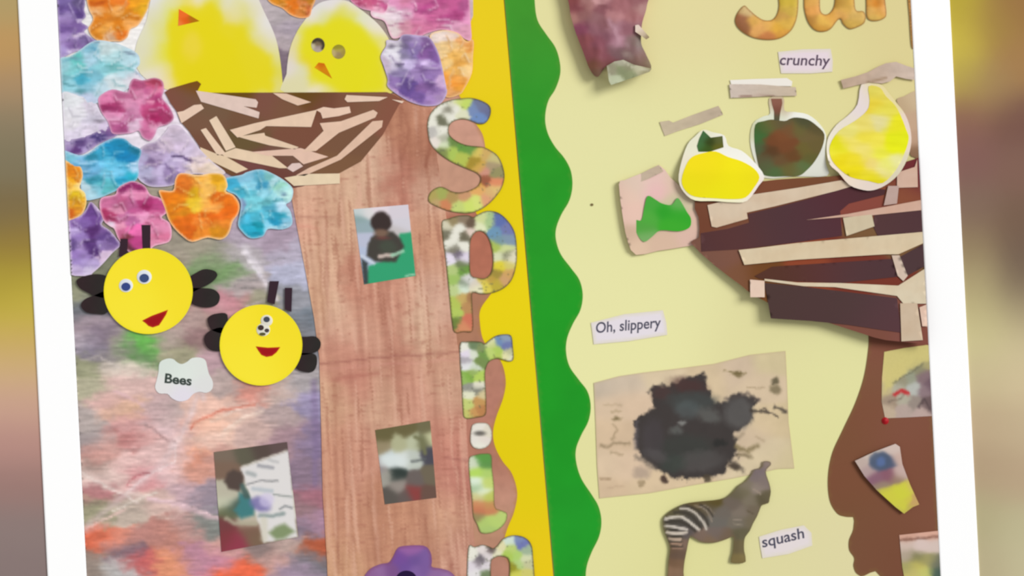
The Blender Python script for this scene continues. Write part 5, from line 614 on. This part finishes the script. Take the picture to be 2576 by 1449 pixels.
tans = [[(188, 302), (520, 222), (900, 165), (1250, 105), (1335, 152), (1200, 192), (720, 312), (500, 362), (508, 410), (260, 480), (222, 472)], [(970, 420), (1300, 372), (1880, 262), (2050, 230), (2050, 320), (1885, 342), (1500, 382), (1230, 400)], [(1262, 402), (1490, 376), (1512, 470), (1290, 547)], [(435, 658), (560, 645), (900, 602), (1890, 515), (2050, 500), (2050, 545), (1895, 605), (1700, 692), (1600, 692), (900, 735), (480, 776)], [(525, 892), (640, 902), (642, 1032), (528, 1032)],
 [(640, 886), (900, 915), (1250, 920), (1700, 940), (1920, 800), (2060, 720), (2060, 1085), (1740, 1082), (1690, 1022), (1200, 952), (950, 945), (640, 902)], [(1648, 700), (1710, 700), (1775, 862), (1740, 905), (1695, 862)], [(1715, 1080), (1850, 1080), (1895, 1372), (1725, 1382)], [(1868, 1112), (1930, 1088), (2060, 1080), (2060, 1270), (1890, 1262)], [(1620, 150), (1705, 150), (1690, 290), (1585, 305)], [(1690, 45), (1830, 0), (1850, -60), (1855, 160), (1690, 165)]]
tcol = [(212, 190, 164), (206, 168, 148), (204, 188, 158), (212, 192, 160), (224, 196, 176), (212, 196, 168), (206, 184, 166), (202, 180, 154), (220, 188, 168), (186, 158, 148), (210, 176, 156)]
for k, (p, c) in enumerate(zip(tans, tcol)):
    sheet('tan_strip', zF(*p), 10.4 + 0.35 * (k % 5), streak(streak(flat(c), 40, 20, 0.04, 0, k, (.5, 1, 1.4)), 8, 30, 0.02, 0, k + 9), PAPER, 8, 0.4, h=NL, parent=dn)

# ------------------------------------------------------------------ pictures on the dark trunk
pc = sheet('card_picture', zJ((425, 150), (540, 128), (780, 95), (800, 510), (700, 522), (560, 530), (430, 535), (410, 440), (412, 300)), 3.1,
   ops(idw(zp(zJ, [(450, 180, (206, 190, 130)), (550, 170, (206, 196, 126)), (660, 150, (204, 194, 120)), (440, 280, (212, 192, 130)), (500, 270, (206, 190, 120)), (660, 210, (170, 160, 110)), (620, 250, (140, 136, 106)), (650, 300, (132, 108, 112)), (580, 300, (150, 152, 130)), (600, 360, (182, 184, 176)), (520, 320, (150, 144, 120)), (660, 370, (140, 118, 122)), (690, 340, (110, 86, 96)), (500, 360, (176, 172, 152)), (440, 370, (196, 180, 130)), (460, 430, (160, 140, 120)), (540, 420, (176, 170, 150)), (600, 450, (150, 136, 126)), (680, 450, (106, 86, 86)), (440, 500, (190, 170, 146)), (540, 490, (180, 160, 150)), (640, 500, (186, 162, 154))]), 3.5, 5, 12, k=0.3, ay=1.0),
   [('p', zJ((415, 140), (760, 90), (700, 200), (640, 215), (560, 265), (480, 340), (425, 380)), (207, 194, 122), 5, .9), ('l', zJ((490, 395), (520, 378), (560, 388)), 10, (190, 40, 44), 4, .95), ('l', zJ((480, 330), (560, 280), (640, 225)), 4, (106, 104, 80), 3, .7), ('l', zJ((540, 400), (500, 430), (450, 440)), 3, (110, 96, 84), 3, .7), ('l', zJ((620, 470), (660, 430), (690, 480)), 4, (76, 60, 62), 3, .8)], 5, 9), PLASTIC, 4, 0.5)
tag(pc, 'square yellow and grey picture high on the dark trunk by the frame', 'card picture')
tag(sheet('push_pin', ell(*zJ((431, 550))[0], 9, 9), 3.2, flat((166, 14, 26)), CARD, 3, 0.6, h=lambda X, Y, E: 3 * sstep(0, 7, E)), 'red round pin on the dark trunk below the square picture', 'pin')
pc = sheet('card_picture', zJ((255, 782), (370, 728), (490, 683), (515, 700), (530, 800), (575, 920), (628, 1035), (590, 1050), (540, 1088), (490, 1050), (380, 950), (310, 870)), 8.2,
   ops(idw(zp(zJ, [(290, 800, (190, 170, 160)), (360, 750, (200, 184, 172)), (480, 720, (206, 186, 176)), (510, 760, (200, 172, 160)), (330, 840, (176, 152, 150)), (520, 860, (196, 170, 162)), (400, 780, (82, 96, 122)), (440, 780, (80, 88, 112)), (380, 880, (136, 96, 112)), (450, 870, (136, 90, 104)), (500, 890, (150, 124, 104)), (420, 930, (150, 128, 110)), (450, 980, (200, 192, 70)), (520, 960, (200, 206, 60)), (560, 930, (206, 190, 90)), (520, 1050, (196, 190, 80)), (600, 1020, (196, 160, 100)), (560, 1060, (190, 176, 80))])),
   [('e', *zJ((400, 785))[0], 27, 24, 0, (78, 90, 112), 6, .9), ('e', *zJ((405, 785))[0], 12, 12, 0, (90, 112, 160), 6, .8), ('p', zJ((380, 950), (550, 900), (590, 1000), (540, 1070), (470, 1030)), (206, 204, 66), 5, .75)], 3, 10), PAPER, 4, 1.0, h=lambda X, Y, E: 0.0 * X)
tag(pc, 'tilted picture with a blue blob and yellow end on the dark trunk', 'card picture')
pc = sheet('card_picture', zJ((512, 1212), (620, 1200), (760, 1185), (800, 1560), (560, 1560), (530, 1400)), 3.4,
   ops(idw(zp(zJ, [(540, 1220, (206, 160, 140)), (700, 1205, (214, 166, 146)), (540, 1275, (206, 184, 172)), (650, 1280, (214, 192, 184)), (720, 1270, (210, 190, 180)), (550, 1330, (176, 160, 140)), (620, 1345, (130, 126, 86)), (560, 1400, (166, 160, 100)), (620, 1390, (196, 184, 96)), (680, 1360, (166, 158, 100)), (730, 1370, (110, 112, 96)), (660, 1430, (196, 196, 110)), (740, 1430, (70, 90, 80)), (590, 1440, (196, 184, 110))]), 3.5, 5, 12), [('l', zJ((520, 1242), (740, 1222)), 5, (110, 70, 56), 4, .8)], 3, 10), PRINT, 4, 0.5)
tag(pc, 'pale picture with a yellow patch at the foot of the dark trunk', 'card picture')

# ------------------------------------------------------------------ black splash painting and zebra cutout
black = zG((600, 690), (640, 650), (700, 640), (750, 665), (800, 620), (870, 585), (930, 580), (970, 560), (990, 610), (1010, 680), (1040, 760), (1090, 780), (1140, 730), (1210, 705), (1290, 715), (1350, 745), (1310, 800), (1300, 870), (1250, 930), (1190, 970), (1180, 1040), (1200, 1130), (1130, 1190), (1090, 1250), (1000, 1275), (860, 1285), (760, 1280), (690, 1240), (630, 1200), (560, 1130), (510, 1060), (495, 960), (520, 880), (580, 840), (640, 800), (610, 750))
PB = (216, 194, 162)
bpaint = ops(idw(zp(zG, [(260, 650, (196, 180, 160)), (400, 640, (206, 188, 166)), (300, 800, (212, 188, 160)), (430, 760, (216, 190, 162)), (250, 950, (216, 190, 158)), (400, 1000, (208, 182, 152)), (300, 1200, (218, 194, 164)), (450, 1200, (216, 190, 162)), (300, 1380, (212, 186, 154)), (600, 1350, (216, 192, 158)), (700, 570, (216, 196, 164)), (1000, 530, (212, 190, 156)), (1200, 500, (206, 184, 158)), (1450, 460, (208, 192, 152)), (1400, 650, (212, 190, 160)), (1400, 900, (214, 192, 156)), (1300, 1000, (206, 184, 156)), (1450, 1100, (216, 198, 164)), (1540, 900, (206, 186, 148)), (1580, 1150, (206, 190, 150))])),
  [('p', [(a + (a - 1745) * 0.04, b + (b - 1075) * 0.04) for a, b in black], (64, 58, 56), 5, 1.0)], 12, 13, 8)
bpaint = ops(bpaint, [('e', *zG((870, 640))[0], 44, 18, 10, (78, 52, 50), 10, .7), ('e', *zG((680, 690))[0], 22, 18, 0, (78, 56, 54), 8, .6), ('e', *zG((900, 750))[0], 60, 22, 0, (68, 72, 70), 10, .8), ('e', *zG((860, 810))[0], 30, 22, 0, (86, 94, 94), 10, .6), ('e', *zG((1010, 850))[0], 30, 18, 20, (104, 106, 102), 10, .6), ('e', *zG((1220, 830))[0], 36, 40, 0, (98, 96, 94), 14, .7), ('e', *zG((820, 905))[0], 12, 6, -8, (140, 140, 136), 4, .8), ('e', *zG((780, 960))[0], 16, 10, 0, (100, 102, 98), 6, .7), ('e', *zG((850, 1080))[0], 70, 34, 0, (60, 62, 58), 14, .8), ('e', *zG((1090, 1040))[0], 16, 10, 0, (44, 44, 42), 6, .8), ('e', *zG((620, 1000))[0], 28, 44, 0, (72, 66, 68), 12, .7), ('e', *zG((950, 1170))[0], 60, 26, -6, (84, 80, 78), 10, .7), ('e', *zG((760, 1190))[0], 30, 22, 0, (62, 68, 62), 10, .8), ('e', *zG((640, 1130))[0], 30, 14, 20, (86, 82, 82), 8, .6),  # greyer and paler ellipses include highlights painted onto the black splash
   ('l', zG((1120, 540), (1200, 560), (1270, 550)), 4, (120, 106, 66), 3, .8), ('e', *zG((1220, 565))[0], 12, 7, 0, (110, 96, 60), 4, .8), ('e', *zG((1475, 610))[0], 11, 9, 0, (92, 84, 62), 4, .85), ('e', *zG((1480, 670))[0], 14, 10, 30, (120, 108, 80), 5, .8), ('l', zG((1280, 655), (1400, 650)), 3, (150, 130, 100), 3, .6), ('l', zG((1310, 815), (1420, 825), (1490, 860)), 6, (70, 62, 54), 3, .9), ('l', zG((1400, 800), (1450, 840)), 6, (80, 70, 62), 3, .8), ('l', zG((1480, 790), (1545, 825)), 8, (76, 68, 60), 4, .9), ('l', zG((1130, 730), (1280, 700), (1350, 740)), 8, (84, 74, 70), 5, .6),
   ('l', zG((1200, 1060), (1280, 1100), (1350, 1070)), 9, (120, 106, 72), 6, .8), ('l', zG((1220, 1120), (1300, 1140)), 9, (116, 102, 76), 6, .8), ('e', *zG((1190, 1210))[0], 16, 9, 30, (66, 56, 48), 5, .9), ('l', zG((1150, 1160), (1200, 1180), (1260, 1250)), 6, (96, 86, 76), 5, .7), ('l', zG((1340, 990), (1400, 1030)), 4, (170, 150, 120), 4, .7), ('l', zG((1250, 980), (1200, 1010)), 10, (150, 134, 112), 6, .6),
   ('l', zG((280, 780), (400, 780)), 4, (186, 164, 134), 4, .8), ('l', zG((330, 830), (390, 820)), 4, (170, 150, 116), 4, .7), ('e', *zG((365, 870))[0], 9, 4, 0, (110, 96, 62), 4, .8), ('l', zG((350, 920), (370, 960), (330, 1020)), 4, (150, 130, 100), 5, .7), ('l', zG((260, 1065), (310, 1075), (350, 1040), (450, 1050)), 5, (140, 122, 94), 5, .8), ('l', zG((330, 1110), (400, 1125)), 5, (160, 140, 110), 4, .7), ('l', zG((255, 1285), (320, 1298)), 5, (150, 124, 96), 4, .8), ('l', zG((300, 1355), (400, 1345)), 4, (190, 164, 136), 4, .7), ('e', *zG((540, 1250))[0], 22, 16, 0, (172, 152, 134), 8, .8), ('e', *zG((540, 1330))[0], 8, 8, 0, (150, 130, 100), 4, .7), ('e', *zG((700, 1300))[0], 10, 9, 0, (66, 50, 44), 4, .9), ('e', *zG((1005, 1290))[0], 10, 10, 0, (80, 70, 56), 4, .9), ('l', zG((500, 1150), (560, 1170), (640, 1220)), 10, (112, 102, 92), 7, .7), ('l', zG((505, 900), (500, 1080)), 6, (120, 112, 116), 7, .6)], 6, 12, 5)
bs = sheet('painted_sheet', zG((205, 622), (380, 575), (560, 548), (740, 528), (1050, 488), (1300, 425), (1550, 398), (1560, 600), (1572, 900), (1612, 1222), (1500, 1225), (1330, 1262), (1180, 1292), (900, 1340), (600, 1395), (245, 1432), (228, 1200), (218, 900)), 2.9, edged(streak(bpaint, 30, 30, 0.03, 0, 2), (196, 178, 140), 2.5, 3, .6), PAPER, 4, 0.4)
tag(bs, 'beige paper with a big black splash of paint on the cream board', 'painting')

zeb = [(1500, 95), (1580, 100), (1590, 140), (1540, 190), (1535, 250), (1570, 350), (1590, 450), (1575, 540), (1560, 590), (1490, 610), (1465, 650), (1430, 740), (1380, 830), (1340, 920), (1290, 985), (1275, 1050), (1275, 1150), (1295, 1280), (1200, 1300), (1115, 1285), (1140, 1180), (1150, 1080), (1150, 985), (1080, 1010), (960, 1050), (860, 1060), (760, 1045), (680, 1000), (640, 985), (615, 1060), (600, 1140), (575, 1260), (560, 1400), (560, 1640), (380, 1640), (375, 1400), (385, 1250), (400, 1120), (370, 1020), (335, 940), (315, 850), (320, 770), (370, 710), (440, 660), (560, 600), (700, 575), (850, 560), (980, 545), (1080, 510), (1150, 450), (1210, 380), (1290, 330), (1360, 250), (1390, 190), (1450, 180), (1490, 150)]
zc = idw(zp(zH, [(1530, 120, (140, 120, 112)), (1450, 210, (120, 104, 106)), (1400, 280, (126, 110, 108)), (1500, 350, (124, 108, 102)), (1430, 400, (142, 126, 114)), (1540, 520, (98, 88, 62)), (1500, 560, (94, 84, 58)), (1300, 370, (128, 116, 96)), (1250, 450, (118, 108, 82)), (1200, 480, (104, 94, 70)), (1350, 560, (124, 112, 92)), (1150, 600, (110, 96, 84)), (1250, 700, (126, 112, 98)), (1380, 680, (112, 98, 78)), (1350, 800, (112, 100, 76)), (1200, 820, (116, 106, 92)), (1250, 950, (100, 92, 66)), (1220, 1100, (110, 96, 62)), (1210, 1270, (128, 110, 62)), (1000, 700, (110, 100, 90)), (950, 800, (108, 102, 94)), (850, 650, (96, 84, 64)), (900, 580, (92, 76, 30)), (700, 600, (98, 80, 44)), (950, 950, (116, 100, 92)), (870, 1035, (128, 102, 78)), (1050, 985, (116, 94, 74)), (750, 990, (126, 102, 88)), (600, 680, (82, 74, 62)), (450, 700, (94, 86, 56)), (450, 820, (76, 70, 62)), (600, 820, (78, 72, 66)), (700, 780, (80, 74, 66)), (450, 900, (72, 66, 60)), (600, 930, (92, 82, 80)), (450, 1000, (84, 74, 62)), (520, 1080, (126, 100, 84)), (450, 1120, (110, 84, 62)), (510, 1200, (104, 80, 64)), (480, 1300, (122, 90, 64)), (470, 1420, (132, 100, 74)), (410, 1400, (150, 112, 84)), (340, 900, (112, 104, 74))]), 3.5, 3, 14)
zc0 = zc
zc = lambda X, Y, E: zc0(X, Y, E) * 0.85 + zc0(X, Y, E).mean(1, keepdims=True) * 0.15 * np.array((1.0, 0.98, 0.93))
pale = (212, 202, 190)
dk = (58, 52, 44)
zc = ops(zc, [('l', zH(*smooth_open(p, 4)), 6, dk, 2.5, .75) for p in [[(450, 700), (560, 700), (650, 740), (720, 810), (770, 890)], [(350, 820), (450, 805), (540, 815), (640, 870), (700, 920)], [(360, 900), (440, 905), (530, 918), (600, 925)], [(380, 975), (450, 985), (530, 980)], [(600, 625), (690, 650), (760, 700), (830, 780), (850, 850)], [(760, 610), (850, 670), (900, 740)], [(410, 1042), (530, 1045)], [(420, 1096), (540, 1098)]]] + [('l', zH(*smooth_open(p, 4)), w, c, 2.0, .9) for p, w, c in [
   ([(530, 655), (610, 660), (690, 700), (760, 770), (810, 840), (830, 900)], 6, (204, 194, 180)), ([(350, 778), (430, 755), (530, 750), (600, 790), (680, 850), (740, 900)], 7, (214, 204, 190)), ([(355, 860), (430, 865), (520, 885), (600, 900)], 7, pale), ([(370, 935), (440, 945), (520, 945), (590, 935)], 7, (220, 206, 190)), ([(395, 1010), (450, 1018), (520, 1015)], 7, (196, 172, 150)), ([(700, 620), (780, 640), (840, 690), (880, 760), (890, 800)], 4, (146, 132, 116)), ([(420, 1070), (530, 1075)], 5, (180, 146, 122)), ([(430, 1120), (540, 1125)], 4, (150, 120, 100)), ([(800, 610), (870, 650), (920, 720)], 3, (130, 116, 100)), ([(1150, 780), (1240, 790)], 3, (150, 136, 120)), ([(1150, 830), (1250, 850)], 3, (146, 134, 116)), ([(1310, 680), (1390, 720)], 3, (90, 78, 60)), ([(1380, 420), (1470, 480)], 4, (156, 140, 124))]], 1, 10)
zc = edged(zc, (112, 100, 62), 2.5, 2.5, .5)
zo = sheet('zebra_cutout', smooth(zH(*zeb), 2), 6.4, zc, PRINT, 4, 0.8, h=lambda X, Y, E: 1.2 * np.sqrt(sstep(0, 26, E)))
tag(zo, 'striped zebra picture cutout standing under the black splash painting', 'zebra cutout')
